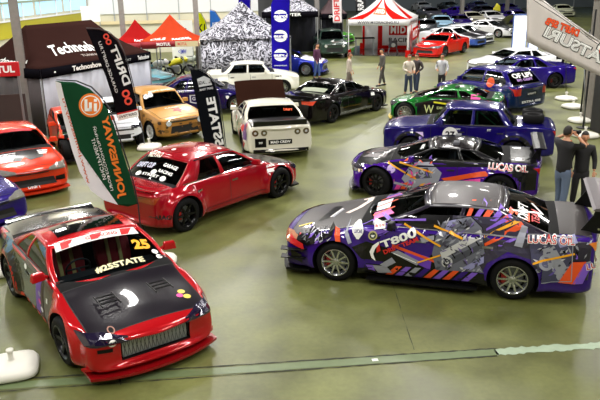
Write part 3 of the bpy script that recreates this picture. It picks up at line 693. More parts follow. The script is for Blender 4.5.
# generic silver machinery over the rear door: plates, pistons, rods (plain stand-in)
def gear(M_, cx, cy, r, m0, m1): M_.poly(P(*[(cx+a, cy+b_) for a, b_ in circle(0, 0, r, 16)]), m0); M_.poly(P(*[(cx+a, cy+b_) for a, b_ in circle(0, 0, r*.68, 14)]), m1); M_.poly(P(*[(cx+a, cy+b_) for a, b_ in circle(0, 0, r*.36, 12)]), m0)
L.poly(P((436, 236), (442, 224), (470, 220), (482, 230), (485, 252), (478, 262), (484, 272), (436, 270), (432, 254)), mat('6c6e7e', .35, .2))
for q, m in ((((438, 240), (470, 222), (474, 228), (441, 247)), GREYD), (((440, 252), (480, 232), (483, 238), (442, 259)), mat('d4d4da', .3, .3)), (((442, 262), (482, 243), (484, 248), (446, 268)), GREYD), (((462, 268), (484, 256), (484, 262), (470, 270)), mat('8c8cb8', .35)), (((448, 224), (456, 222), (450, 232), (442, 236)), mat('8c8cb8', .35))): L.poly(P(*q), m)
for i in range(5): L.line(P((444+i*8, 258-i*4), (447+i*8, 262-i*4)), .02, KBLK)
gear(L, 447, 262, 5.5, mat('d4d4da', .3, .3), GREYD); L.line(P((436, 236), (442, 224), (470, 220), (482, 230), (485, 252)), .012, KBLK)
shards(L, P, 437, 224, 482, 270, 90, 4, [KBLK, mat('d4d4da', .3, .3), GREYD, mat('6a5a98', .4), GREYL, mat('3a3448', .4)], 9)
L.line(P((434, 228), (462, 239)), .03, YEL); L.line(P((404, 226), (440, 246)), .03, YEL); L.line(P((418, 262), (440, 255)), .025, YEL)
# arm-like pistons on the front door
for q in (((391, 252), (398, 250), (420, 261), (417, 265)), ((380, 264), (392, 257), (396, 262), (386, 267)), ((420, 238), (434, 236), (434, 240), (422, 243))): L.poly(P(*q), GREYL)
L.line(P((394, 253), (416, 262)), .012, WHT)
# quarter behind the rear wheel: engine-like tubes
L.poly(P((529, 236), (572, 240), (571, 281), (536, 281), (531, 262)), mat('3a3a58', .35, 0, .6))
for q, m in ((((540, 250), (554, 246), (572, 276), (558, 280)), GREYL), (((514, 246), (522, 228), (528, 230), (522, 248)), GREYL), (((556, 240), (575, 238), (578, 244), (560, 248)), mat('8c8cb8', .35)), (((560, 268), (590, 262), (596, 270), (566, 278)), GREYL)): L.poly(P(*q), m)
shards(L, P, 532, 240, 570, 279, 36, 8, [KBLK, mat('c8c8d4', .3, .3), GREYD, mat('5a4a98', .4), GREYL], 9); shards(L, P, 576, 244, 596, 278, 14, 9, [GREYL, LIL, KBLK], 7)
gear(L, 546, 262, 8, GREYL, mat('5a5a78', .4)); gear(L, 536, 272, 5, GREYD, GREYL)
L.line(P((528, 263), (574, 254)), .03, YEL); L.line(P((529, 236), (573, 240), (571, 281), (536, 281)), .012, GREYL)
L.poly(P((558, 282), (572, 262), (586, 262), (574, 284)), ORA); L.poly(P((572, 284), (584, 264), (592, 264), (582, 284)), LIL)
L.text('LUCAS OIL', c['px'](527.5, 243.6), c['px'](575, 246.2), -.115, WHT, .06); L.text('LUCAS OIL', c['px'](528, 243.1), c['px'](574.5, 245.7), -.10, REDM, .01)
L.text('LU', c['px'](586, 271), c['px'](597, 270), -.10, WHT, .07); L.text('LU', c['px'](586.5, 270.5), c['px'](596.5, 269.5), -.09, REDM, .01)
# front wing
L.poly(P((300, 224), (331, 222), (333, 236), (322, 240), (308, 246), (296, 242)), KBLK)
for q in (((304, 226), (308, 225), (324, 240), (321, 242)), ((340, 226), (344, 225), (352, 242), (349, 243))): L.poly(P(*q), GREYL)
shards(L, P, 300, 226, 330, 242, 26, 11, [GREYL, GREYD, KBLK, mat('d0d0d8', .3, .3), LIL], 9)
L.poly(P((331, 223), (337, 223), (342, 242), (337, 242)), ORA); L.poly(P((296, 232), (303, 226), (308, 232), (299, 238)), mat('c04a50', .4))
L.poly(P((289, 238), (303, 244), (305, 250), (290, 244)), REDM); L.poly(P((291, 250), (302, 254), (303, 262), (292, 258)), KBLK)
L.poly(P(*circle(358, 231.5, 5.6, 16, 4.6)), WHT); L.poly(P((353.5, 234), (363, 234), (359, 239), (356.5, 239)), WHT); L.text('LUCAS', c['px'](354, 233.5), c['px'](362.6, 233.5), -.045, mat('2a2870', .4), .03)
L.poly(P(*circle(373, 235.6, 4.6, 16, 4.2)), mat('b8b078', .4)); L.poly(P(*circle(373, 235.6, 3.2, 14, 2.9)), mat('20302a', .4)); L.poly(P((371, 235), (375, 235), (374, 237), (372, 237)), WHT)
L.poly(P((374, 225.5), (385, 224.6), (385, 230), (374.5, 230.6)), WHT); L.text('SPEC', c['px'](375, 229.4), c['px'](384, 228.8), -.04, REDM)
L.poly(P((379, 241), (373, 245), (370, 251), (372, 257), (376, 260), (373.6, 253), (375.5, 248), (379.6, 243.5)), WHT); L.poly(P((379.5, 243), (381, 250), (377, 252), (377, 247)), REDM)
L.text('T800', c['px'](382.5, 247.8), c['px'](417.5, 236.5), -.118, WHT, .035); L.text('DRIFT TEAM', c['px'](385, 253.6), c['px'](419, 240.6), -.07, REDM, .04)
L.build('livery', c['o'])
# skirt stripes
K = Marks(c['fns']['L'], .07)
sk = P((366, 263), (384, 265), (484, 273), (486, 287), (440, 284), (368, 274)); K.poly(sk, KBLK)
for i in range(9):
    x = 388+i*9.5; y = 266+i*.78; K.poly(P((x+8, y), (x+14, y+.5), (x+4, y+9.5), (x-3, y+9)), (ORA, LIL, GREYL, PUR, ORA, LIL, ORA, PUR, LIL)[i])
K.poly(P((372, 265), (386, 266), (392, 273), (378, 273)), GREYL); K.poly(P((366, 264), (373, 265), (375, 271), (368, 269)), LIL)
K.build('skirt_graphics', c['o'])
yw = c['w']*.92-.10; PW = lambda *q: [c['px'](u, v, yw) for u, v in q]
K = Marks(c['fns']['L'], .06)
for q, m in ((((466, 217), (473, 201), (477, 202), (470, 218)), ORA), (((473, 218), (483, 206), (487, 208), (478, 219)), LIL), (((482, 218), (492, 205), (497, 208), (488, 219)), ORA), (((490, 220), (500, 210), (505, 213), (496, 221)), LIL), (((500, 219), (510, 214), (518, 218), (506, 222)), ORA)): K.poly(PW(*q), m)
K.build('window_graphics', c['o'])
H = Marks(c['fns']['T'], .08); hp = lambda u, v, z=.86: c['pxh'](u, v, z)
H.poly([hp(318, 217), hp(335, 204), hp(343, 205), hp(330, 216)], KBLK); H.poly([hp(331, 215), hp(342, 208), hp(345, 209), hp(334, 216)], GREYL)
H.line([hp(349, 214), hp(360, 211), hp(370, 206), hp(372, 202), (hp(366, 202))], .10, mat('e8d4cc', .5)); H.line([hp(331, 215), hp(343, 208)], .03, WHT)
H.line([hp(300, 224, .75), hp(312, 222, .78)], .05, GOLDM)
H.build('bonnet_graphics', c['o'])
H = Marks(c['fns']['T'], .06)
xw = c['s']['xc']-.32
H.poly([(xw+.22, .62), (xw-.1, .60), (xw+.02, .34), (xw+.26, .36)], PINK); H.poly([(xw+.24, .30), (xw+.02, .3), (xw+.04, -.2), (xw+.30, -.2)], mat('d8d8e0', .4)); H.poly([(xw+.2, -.3), (xw-.1, -.28), (xw, -.6), (xw+.2, -.6)], LIL)
for a in (.45, .1, -.3): H.line([(xw+.25, a), (xw-.05, a-.12)], .05, ORA)
H.build('windscreen_stickers', c['o'])
H = Marks(c['fns']['T'], .06); xr = c['s']['xb']+.42
H.text('DRIFT', (xr+.02, .66), (xr+.02, .02), .15, WHT, .03); H.text('TEAM', (xr-.15, .62), (xr-.15, .10), .12, REDM, .03); H.line([(xr+.24, .5), (xr-.2, .12), (xr-.05, -.2)], .04, WHT)
H.build('rear_window_stickers', c['o'])
# front canards, side splitters
for zz in (.30, .44):
    b = MB(); b.prism([(c['N']-.55, .0), (c['N']-.06, -.16), (c['N']-.10, .02), (c['N']-.5, .09)], zz, zz+.012, lambda a, q, h: (a, c['w']-.02+q, h+(a-c['N'])*-.10)); b.build('canard', BLACK, c['o'])
    b = MB(); b.prism([(c['N']-.55, .0), (c['N']-.06, -.16), (c['N']-.10, .02), (c['N']-.5, .09)], zz, zz+.012, lambda a, q, h: (a, -(c['w']-.02+q), h+(a-c['N'])*-.10)); b.build('canard', BLACK, c['o'])
b = MB(); b.prism([(-.85, c['w']-.1), (.85, c['w']-.1), (.85, c['w']+.06), (-.85, c['w']+.04)], .10, .125); b.build('side_splitter', BLACK, c['o'])
b = MB(); b.prism([(-.85, -c['w']+.1), (.85, -c['w']+.1), (.85, -c['w']-.06), (-.85, -c['w']-.04)], .10, .125); b.build('side_splitter', BLACK, c['o'])
wg = gt_wing(c, z=1.46, span=1.66, chord=.34, x=c['T']+.02, m=mat('5e585c', .4, .4), sm=BLACK, post=.62, plate=False, wide=1.9)
for sd in (-1, 1):
    for i in range(3):
        b = MB(); b.lathe([(0, .0), (.018, .0), (.018, .012), (0, .014)], c=(c['T']+.06-.05*i, sd*.63, 1.12+.09*i), axis='Y', n=8); b.build('bolt', CHROME, wg)

# ================================================================== red and black coupe, front left
S1 = dict(lipmat=paint('8a0c12'), wb=2.525, fo=.93, ro=.98, W=1.80, fl=.07, R=.33, tw=.25, nz=.62, hz=.78, cz=.92, bz=.90, dz=.96, tz=.94, rz=1.28, lvl=3, rim='five', rimmat=mat('1a1a1c', .3, .6), gw=0, clr=.13, xc=.88, xf=.10, xr=-.62, xb=-1.42, doors=2, hl='slim', lampmat=mat('1c1430', .12, .2, 1.), bul=.2, Wb=.91,
          cut=[(2.25, 0, .40, .60, .92, .26), (2.2, .70, .36, .3, .26, .10), (2.2, -.70, .36, .3, .26, .10)], bulge=.02)
loc, rz = by_wheels((75, 361), (22, 294), 'R', S1)
RED = paint('b01018', .22, .2); BLK = paint('120e14', .2, .2)
c = make_car('drift_coupe', S1, loc, rz, 'red drift coupe with black bonnet and 25STATE lettering beside the white flag base', pm=RED, hood=CARBON, trunk=BLK, rbump=BLK, gl=.95, seatm=mat('9a2028', .8), belt=mat('c8b870', .7), pillar=RED, camber=3, door=paint('3a1418'), skirt=paint('6a1014'), steer=0.05)
o = c['o']; N = c['N']; w = c['w']; s = c['s']
K = Marks(c['fns']['T'], .06)
K.poly([(s['xf']-.10, -.48), (s['xf']-.10, .48), (s['xf']-.56, .48), (s['xf']-.56, -.48)], mat('08080a', .06, 0, 1.)); K.build('sunroof', o)
b = MB(); b.box((N-.20, 0, .40), (.05, .86, .24)); ic = b.build('intercooler', mat('a4a8b0', .4, .6), o)
K = Marks(lambda a, q: (Vector((N-.174, a*1.05, q+.005)), Vector((1, 0, 0))), 0)
for i in range(17): K.line([(-.40+i*.05, .285), (-.36+i*.05, .495)], .006, mat('34363a', .5)); K.line([(-.36+i*.05, .285), (-.40+i*.05, .495)], .006, mat('34363a', .5))
K.build('mesh', ic)
K = Marks(c['fns']['T'], .05); xw = s['xf']
K.poly([(xw+.17, -.60), (xw+.17, .60), (xw+.03, .58), (xw+.03, -.58)], mat('e8e4e0', .4))
for y0 in (-.52, -.1, .34): K.poly([(xw+.16, y0), (xw+.16, y0+.10), (xw+.04, y0+.2), (xw+.04, y0+.02)], REDM)
K.text('GT RACING', (xw+.13, -.16), (xw+.13, .30), .06, REDM, .03)
K.text('25', (xw+.48, .40), (xw+.50, .64), .20, YEL, .05)
K.text('#25STATE', (s['xc']-.02, -.26), (s['xc']-.04, .44), .11, mat('e8e0b0', .4), .04)
for q in ((xw+.56, .66), (xw+.66, .68)): K.poly(circle(*q, .045, 12), WHT)
K.poly(circle(1.62, .58, .05, 12), GOLDM); K.poly(circle(1.75, .60, .05, 12), GOLDM); K.poly(circle(1.70, .52, .045, 12), PINK); K.poly(circle(1.95, -.52, .07, 14, .045), mat('9a6a5a', .5)); K.poly(circle(1.95, -.52, .05, 14, .03), KBLK)
K.build('stickers', o)
for (x, y) in ((1.45, .36), (1.45, -.36)):
    b = MB(); 
    for i in range(3): b.box((x-.10+i*.10, y, s['hz']+.045), (.012, .22, .018), Matrix.Rotation(.5, 3, 'Y'))
    b.bar((x-.16, y-.12, s['hz']+.045), (x+.16, y-.12, s['hz']+.03), .014); b.bar((x-.16, y+.12, s['hz']+.045), (x+.16, y+.12, s['hz']+.03), .014)
    b.build('bonnet_vent', BLACK, o)
K = Marks(c['fns']['F'], .05)
K.poly(circle(-.56, .54, .05, 14), WHT); K.text('57', (-.595, .515), (-.525, .515), .05, KBLK, .03); K.poly([(-.44, .50), (-.38, .51), (-.40, .60), (-.46, .59)], WHT); K.poly([(-.30, .505), (.30, .505), (.30, .515), (-.30, .515)], KBLK)
K.text('STATE', (-.12, .50), (.08, .50), .03, WHT, .02); K.poly([(-.74, .44), (-.56, .42), (-.56, .47), (-.74, .49)], BLACK)
K.build('bumper_stickers', o)
K = Marks(c['fns']['R'], .07)
K.poly([(-1.9, .30), (-.1, .26), (.35, .55), (.2, .88), (-1.6, .93), (-2.0, .8)], BLK); K.poly([(.05, .30), (.25, .30), (.42, .85), (.2, .88)], mat('6a38a8', .35)); K.poly([(.28, .30), (.40, .30), (.50, .84), (.42, .85)], mat('3c2018', .4))
for q in ((.30, .62), (.28, .50), (.34, .40), (-.35, .8)): K.poly(circle(q[0], q[1], .06, 10, .04), (WHT, PINK, GREYL, PINK)[int(q[1]*10) % 4])
for i in range(6): K.poly([(-.8+i*.26, .16), (-.7+i*.26, .16), (-.62+i*.26, .28), (-.74+i*.26, .28)], mat('d84a30', .4))
K.poly([(.60, .60), (.66, .60), (.68, .68), (.62, .68)], WHT)
K.build('livery', o)
lip_spoiler(c, BLK, .04)
for sd in (-1, 1):
    b = MB(); b.prism([(N-.12, sd*.55), (N-.28, sd*.86), (N-.34, sd*.9), (N-.30, sd*.5)], .18, .215); b.build('bumper_fin', RED, o)

# ================================================================== red sedan in the middle
S3 = dict(wb=2.73, fo=.90, ro=.74, W=1.82, fl=.08, R=.34, tw=.26, nz=.62, hz=.78, cz=.92, bz=.90, dz=.93, tz=.90, rz=1.36, lvl=3, rim='six', rimmat=mat('101012', .25, .5), clr=.15, xc=1.0, xf=.20, xr=-.92, xb=-1.55, hl='slim', lampmat=mat('202024', .1, .2, 1), tl='rect', uC=.80, tailmat=mat('9a3a14', .2, 0, 1))
loc, rz = by_wheels((274, 197), (186, 229), 'R', S3)
c = make_car('drift_sedan', S3, loc, rz, 'bright red sedan with chrome window trim, stickered rear window and black wheels', pm=paint('9c0a1a', .2, .15), hood=CARBON, gl=.35, trim=CHROME, camber=4, seatm=mat('8a2020', .8))
o = c['o']; s = c['s']; K = Marks(c['fns']['R'], .06)
K.text('GARAGE', (-2.10, .40), (-1.74, .36), .09, KBLK, .04); K.text('A-GARAGE', (.98, .76), (1.22, .76), .05, WHT, .03); K.poly([(.98, .66), (1.2, .66), (1.2, .73), (.98, .73)], WHT); K.poly([(1.0, .60), (1.16, .60), (1.16, .64), (1.0, .64)], WHT)
K.build('side_lettering', o)
K = Marks(c['fns']['T'], .06); x0 = s['xb']
K.text('METRO', (x0+.50, .52), (x0+.50, .10), .12, mat('e0d8c8', .4), .03); K.text('DRIFT CUP', (x0+.28, .62), (x0+.28, .10), .11, mat('c8c8e0', .4), .04); K.text('GARAGE', (x0+.36, -.12), (x0+.36, -.52), .07, WHT, .03); K.text('RACING', (x0+.24, -.1), (x0+.24, -.5), .06, WHT, .03)
for (x, y) in ((x0+.22, .0), (x0+.15, .4), (x0+.15, -.35)): K.poly(circle(x, y, .05, 12, .08), WHT)
K.text('STREET', (x0+.13, .28), (x0+.13, -.22), .05, WHT, .03)
K.build('rear_window_stickers', o)
K = Marks(c['fns']['T'], .06)
for (x, y, m) in ((-.25, .36, mat('2a8a70', .4)), (-.05, -.2, WHT), (-.7, .1, WHT), (-.8, -.35, WHT), (.0, -.5, WHT), (-.55, .55, WHT)): K.poly(circle(x, y, .05, 12, .05), m)
K.poly(circle(c['T']+.22, .5, .10, 14, .10), mat('e8a0a0', .4)); K.build('roof_stickers', o)
lip_spoiler(c, paint('9c0a1a', .2, .15), .03)

def car_wh(name, s, f, r, sd, label, **k):
    loc, rz = by_wheels(f, r, sd, s); return make_car(name, s, loc, rz, label, **k)
def car_1(name, s, contact, hd, which, label, **k):
    loc, rz = pose1(contact, hd, s, which); return make_car(name, s, loc, rz, label, **k)
def car_e(name, s, px, hd, end, label, **k):
    loc, rz = pose_end(px, hd, s, end); return make_car(name, s, loc, rz, label, **k)
# ------------------------------------------------------------------ white coupe seen from behind, bonnet up
S4 = dict(wb=2.615, fo=.88, ro=1.02, W=1.80, fl=.06, R=.32, rim='five', doors=2, xc=.92, xf=.15, xr=-.72, xb=-1.40, rz=1.31, tl='round', lip=True, dz=.98, tz=.95, rimmat=BLACK)
CREAM = paint('d8d4c4', .25, 0)
loc, rz = pose_end((282, 160), 101, S4, 'B')
c = make_car('drift_coupe', S4, loc, rz, 'white coupe seen from behind with round tail lights and dark bonnet propped open', pm=CREAM, hood=cloth('2c1a14', 0.), trunk=CARBON, hood_open=True, gl=.2)
K = Marks(c['fns']['B'], .06)
K.poly([(-.30, .42), (.34, .42), (.34, .55), (-.30, .55)], KBLK); K.text('MAD CREW', (.28, .45), (-.26, .45), -.07, WHT, .03)
K.poly([(.40, .36), (.70, .36), (.70, .60), (.40, .60)], KBLK); K.text('99', (.60, .45), (.50, .45), -.06, WHT, .02); K.poly(rect(-.75, .20, .75, .30), KBLK); K.build('rear_plates', c['o'])
K = Marks(c['fns']['T'], .06); K.poly(rect(c['T']+.12, -.22, c['T']+.24, .16), GOLDM); K.text('DRIFT', (-1.05, -.30), (-1.05, -.56), .09, ORA, .03); K.build('boot_sticker', c['o'])
K = Marks(c['fns']['L'], .07); rnd = random.Random(3)
for i in range(34):
    x, z = rnd.uniform(-2.0, 1.2), rnd.uniform(.25, .9); r = rnd.uniform(.06, .2)
    K.poly([(x+r*math.cos(a)*rnd.uniform(.4, 1.2), z+r*.8*math.sin(a)*rnd.uniform(.4, 1.2)) for a in lin(0, 2*math.pi, 8)[:-1]], [REDM, REDM, mat('a01820', .4), WHT, mat('3a5a40', .4), mat('6a4a80', .4)][i % 6])
K.build('livery', c['o'])
lip_spoiler(c, KBLK, .12)
# ------------------------------------------------------------------ black coupe
S5 = dict(wb=2.60, fo=.95, ro=1.05, W=1.80, fl=.05, R=.32, rim='five', rimmat=BLACK, doors=2, xc=.90, xf=.15, xr=-.72, xb=-1.42, rz=1.28, hl='slim', lampmat=mat('1a1a1c', .2), tailmat=mat('e0401a', .2, 0, 1.))
c = car_wh('drift_coupe', S5, (376, 110.5), (329, 123), 'R', 'black coupe with orange-red tail lights parked behind the white coupe', pm=paint('100b0c', .18, .3), gl=.5, trim=mat('50505a', .3, .8), cage=mat('8a8a90', .4), skirt=mat('8e8e96', .25, .7))
K = Marks(c['fns']['R'], .08); K.poly([(.9, .62), (1.08, .62), (1.08, .72), (.9, .72)], WHT); K.build('side_sticker', c['o']); lip_spoiler(c, KBLK, .06)
K = Marks(c['fns']['T'], .08); K.poly([(-1.3, .5), (-1.1, .5), (-1.05, -.5), (-1.25, -.5)], mat('788068', .5)); K.build('rear_window_banner', c['o'])
# ------------------------------------------------------------------ yellow saloon with camouflage
LD = dict(wb=2.42, fo=.70, ro=.93, W=1.62, fl=.03, R=.30, tw=.19, rim='five', rimmat=mat('e8e8e4', .4), box=1., nz=.74, hz=.90, cz=.96, bz=.93, dz=.98, tz=.96, rz=1.42, xc=.80, xf=.42, xr=-.82, xb=-1.22, Wb=.93, Wr=.62, pc=.05, pcr=.04, bul=.06, hl='round', lip=False, clr=.17, gw=.55, uC=.9, key=1)
GOLD = mat('c08a3c', .35, .1, .6)
c = car_1('saloon_car', LD, (154, 141), -50, 'RF', 'boxy yellow saloon with brown camouflage sides and red star on bonnet', pm=GOLD, gl=.35, key='lada', fbump=mat('a87430', .4, .1, .5))
K = Marks(c['fns']['R'], .07); rnd = random.Random(5)
for k_ in 'RF':
    K = Marks(c['fns'][k_], .07)
    for i in range(60 if k_ == 'R' else 16):
        x = rnd.uniform(-2.0, 1.9) if k_ == 'R' else rnd.uniform(-.75, .75); z = rnd.uniform(.22, .86) if k_ == 'R' else rnd.uniform(.25, .56); r = rnd.uniform(.04, .13)
        K.poly([(x+r*math.cos(a)*rnd.uniform(.4, 1.4), z+r*.7*math.sin(a)*rnd.uniform(.4, 1.3)) for a in lin(0, 2*math.pi, 7)[:-1]], [mat('5a3a1a', .4), mat('7a5420', .4), mat('3c2a14', .4)][i % 3])
    K.build('camouflage', c['o'])
K = Marks(c['fns']['T'], .06)
K.poly([(1.35+(.24 if i % 2 == 0 else .10)*math.cos(a), .10+(.24 if i % 2 == 0 else .10)*math.sin(a)) for i, a in enumerate(lin(0, 2*math.pi, 10)[:-1])], REDM)
K.text('DRIFT TEAM', (.47, -.35), (.47, .4), .06, WHT, .03); K.text('99', (.62, -.58), (.62, -.26), .15, WHT, .06); K.text('RAGE', (1.15, -.2), (1.15, .25), .08, WHT, .03); K.build('bonnet_star', c['o'])
# ------------------------------------------------------------------ orange car cut by the left edge
S7 = dict(wb=2.67, fo=.88, ro=.9, W=1.78, fl=.05, R=.32, rim='five', hl='slim', xc=.92, xf=.15, xr=-.9, xb=-1.5, rz=1.30, gw=.42, nz=.66, lipmat=paint('c83416'), lampmat=mat('8a8880', .15, .3, 1.))
ORP = paint('d8391a', .22, .1)
c = car_e('sports_sedan', dict(S7, ro=.4, wb=2.6, fo=.85, W=1.72, xb=-1.35), (37, 198), -56, 'F', 'orange-red sports car with black and white bonnet stripes at the left edge', pm=ORP, gl=.5, rbump=ORP)
K = Marks(c['fns']['T'], .07)
K.poly([(1.05, -.5), (1.05, .5), (1.5, .42), (1.62, .1), (1.4, 0), (1.62, -.12), (1.5, -.46)], KBLK)
for i in range(6): K.poly([(1.12+i*.075, -.62+i*.015), (1.17+i*.075, -.62+i*.015), (1.17+i*.075, -.12-i*.03), (1.12+i*.075, -.12-i*.03)], WHT); K.poly([(1.12+i*.075, .60-i*.03), (1.17+i*.075, .60-i*.03), (1.17+i*.075, .38), (1.12+i*.075, .36)], WHT) if i < 3 else None
K.poly([(.3, -.3), (.3, .5), (.22, .5), (.22, -.3)], REDM); K.build('bonnet_graphics', c['o'])
K = Marks(c['fns']['F'], .07); K.text('DRIFT', (-.14, .22), (.14, .22), .05, WHT, .03); K.poly([(-.72, .30), (-.5, .3), (-.5, .4), (-.72, .42)], KBLK); K.poly([(.72, .30), (.5, .3), (.5, .4), (.72, .42)], KBLK); K.build('bumper_marks', c['o'])
# ------------------------------------------------------------------ orange coupe behind it, front stripped
S8 = dict(wb=2.60, fo=.85, ro=.95, W=1.76, fl=.04, R=.31, rim='five', rimmat=BLACK, doors=2, rz=1.28, xc=.9, xf=.15, xr=-.7, xb=-1.4)
c = car_1('drift_coupe', dict(S8, W=1.42, wb=2.3, fo=.30, ro=.5, xb=-1.25, xr=-.7, xc=.8), (67, 162), -64, 'RF', 'orange coupe with black front wing and open bonnet behind the orange-red sports car', pm=paint('d8401e'), fbump=KBLK, hood=KBLK, hood_open=False, gl=.3, cage=mat('5a8a50', .4), rbump=paint('d8401e'))
K = Marks(c['fns']['R'], .07); K.poly([(.62, .25), (1.0, .25), (1.0, .45), (1.6, .72), (2.1, .6), (2.1, .85), (.62, .9)], KBLK); K.poly([(.8, .7), (1.1, .74), (1.1, .8), (.8, .78)], mat('3a9a50', .4)); K.build('black_wing_panel', c['o'])
# ------------------------------------------------------------------ white car nose behind the green flag
c = car_e('compact_car', dict(LD, wb=1.6, fo=.35, ro=.2, W=1.25, box=.2, hl='slim', nz=.66, hz=.78, rz=1.3, lampmat=mat('2a2c34', .15, .2, 1), xc=.42, xf=.0, xr=-.6, xb=-.8, Wr=.44, R=.27, rimmat=ALU), (124, 149), -66, 'F', 'white car with dark headlight, mostly hidden behind the green feather flag', pm=paint('e4e8ee', .25, 0), gl=.3)
# ------------------------------------------------------------------ violet-blue coupe behind the black flag
S10 = dict(S5, rim='ten', rimmat=mat('d8d8dc', .2, .9), lampmat=mat('d8e0e8', .2, .2, 1.), wb=2.62, rz=1.30)
NAVY = paint('180c50', .22, .2)
c = car_1('drift_coupe', S10, (237, 113), 4, 'RF', 'dark violet coupe with shield sticker on its door behind the black feather flag', pm=NAVY, gl=.4, cage=mat('9a9ab0', .4), key='s10')
K = Marks(c['fns']['R'], .08); K.poly([(-.35, .45), (-.15, .40), (.05, .45), (.05, .72), (-.35, .72)], mat('c8c8d8', .4)); K.poly([(-.30, .48), (-.15, .44), (0, .48), (0, .68), (-.30, .68)], NAVY); K.text('GT', (-.26, .52), (-.04, .52), .12, mat('c8c8d8', .4), .03); K.text('RACING', (-.9, .82), (-.55, .82), .06, WHT, .02)
K.poly(circle(1.0, .6, .06), WHT); K.build('livery', c['o'])
# ------------------------------------------------------------------ white old saloon
S11 = dict(LD, wb=2.45, fo=.75, ro=.72, hl='round', W=1.60, rim='multi', rimmat=CHROME, R=.29, fl=.06, xb=-1.3, xr=-.85, rz=1.34)
c = car_1('saloon_car', S11, (283, 94), 6, 'RF', 'white classic saloon with black flared wheel arch beside the patterned tent', pm=paint('e8e6da', .25, 0), gl=.5, trim=CHROME)
K = Marks(c['fns']['R'], .08); K.text('WM PL', (.9, .72), (1.2, .72), .07, KBLK, .02); K.build('wing_lettering', c['o'])
# ------------------------------------------------------------------ blue racing cars
S12 = dict(S5, rim='multi', rimmat=ALU, hl='round')
c = car_e('racing_car', S12, (328, 74), -12, 'F', 'blue and white racing car behind the man in a plum jacket', pm=paint('1a2a98', .22), hood=paint('e8e8f4', .25, 0), gl=.4, key='s12')
K = Marks(c['fns']['R'], .1); K.poly([(-1.5, .3), (.2, .3), (.6, .6), (-1.3, .65)], WHT); K.poly([(.9, .5), (1.9, .45), (1.9, .7), (1.0, .75)], BLUEM); K.build('livery', c['o'])
# ------------------------------------------------------------------ blue classic saloon
S17 = dict(LD, wb=2.62, fo=.80, ro=1.02, W=1.68, fl=.05, R=.30, box=1., xb=-1.36, xr=-.95, xc=.82, xf=.40, bz=.95, dz=1.0, tz=.98, rz=1.42, nz=.80, rim='steel', rimmat=BLACK)
BLUE = paint('140c5c', .22, .1)
c = car_wh('saloon_car', S17, (412, 158), (511, 163), 'L', 'deep blue boxy classic saloon with white number roundel on its front door', pm=BLUE, gl=.45, cage=mat('3a9a60', .4), key='s17')
K = Marks(c['fns']['L'], .07); K.poly(circle(.30, .70, .20, 24), WHT); K.text('27', (.42, .62), (.18, .62), -.17, KBLK, .04); K.poly([(.98, .62), (1.2, .62), (1.18, .74), (1.0, .74)], mat('c8b0d8', .4))
for q in (.84, ): K.text('DRIFT', (.22, .83), (.04, .83), -.04, WHT, .02); K.text('ST', (-.62, .83), (-.72, .83), -.05, WHT, .02)
K.line([(1.31+.40*math.cos(a), .30+.40*math.sin(a)) for a in lin(.1, math.pi-.1, 16)], .10, KBLK); K.line([(-1.31+.40*math.cos(a), .30+.40*math.sin(a)) for a in lin(.1, math.pi-.1, 16)], .10, KBLK)
K.build('livery', c['o'])
for i, (x, y) in enumerate(((-1.75, .34), (-1.75, -.34))):
    b = MB(); b.lathe([(.17, -.10), (.23, -.11), (.26, -.08), (.27, 0), (.26, .08), (.23, .11), (.17, .10), (.15, 0), (.17, -.10)], n=28); q = b.build('spare_tyre', RUB, None, smooth=True)
    m_ = Matrix.Translation(c['o'].location) @ Matrix.Rotation(c['o'].rotation_euler.z, 4, 'Z'); p = m_ @ Vector((x, y, 1.115 if i == 0 else 1.115)); q.location = p; tag(q, ('black tyre lying on the boot of the blue classic saloon, nearer one', 'black tyre lying on the boot of the blue classic saloon, farther one')[i], 'tyre', 'tyres on the blue boot')
# ------------------------------------------------------------------ purple and black coupe behind the drift sedan
S18 = dict(S1, wb=2.60, fo=.72, ro=.88, rz=1.17, bz=.86, cz=.88, hz=.75, dz=.92, tz=.90, W=1.84, fl=.08, R=.33, rim='ten', rimmat=BLACK, cut=[], xc=.92, xf=.12, xr=-.75, xb=-1.5, lampmat=mat('3a3440', .15, .3, 1.), lipmat=KBLK, lvl=2, nz=.64)
PUR2 = paint('401284', .22, .1)
c = car_wh('drift_coupe', S18, (375, 195), (500, 203), 'L', 'purple and black low coupe with silver and orange graphics behind the drift sedan', pm=PUR2, hood=KBLK, roof=paint('140c10', .18, .3), trunk=KBLK, gl=.35, pillar=KBLK, steer=-.25, cage=mat('8a8a90', .4), seatm=mat('4a4a50', .8))
P = lambda *q: [c['px'](u, v) for u, v in q]; L = Marks(c['fns']['L'], .07)
L.poly([(2.0, .62), (1.2, .76), (.4, .88), (-2.2, .95), (-2.2, .86), (.4, .72), (1.2, .64), (1.9, .52)], KBLK)
L.poly([(.75, .45), (.55, .80), (.15, .84), (-.1, .62), (0, .3), (.6, .25)], GREYL); L.poly([(.5, .45), (.4, .7), (.2, .72), (.1, .5)], GREYD); gear(L, 421, 172, 4, GREYL, GREYD)
L.poly([(-.1, .50), (-1.0, .72), (-1.1, .64), (-.2, .42)], ORA); L.poly([(-.2, .40), (-1.0, .58), (-1.0, .50), (-.2, .32)], PINK)
L.line([(1.05, .78), (.45, .46)], .035, YEL); L.line([(.8, .8), (.1, .62)], .035, YEL); L.poly(circle(.98, .66, .09, 16), mat('c0a8e0', .4))
for i, m in enumerate((PINK, ORA, REDM, GREYL, YEL, PINK)): L.poly([(.9-i*.12, .2), (.8-i*.12, .2), (.72-i*.12, .36+.02*(i % 3)), (.84-i*.12, .34)], m)
L.line([(1.0, .40), (.55, .25)], .05, GREYL); L.poly([(1.72, .60), (1.5, .62), (1.5, .56), (1.7, .54)], mat('f0d0b0', .4)); L.poly([(1.3, .62), (.9, .44), (.9, .36), (1.3, .52)], mat('e04a6a', .4))
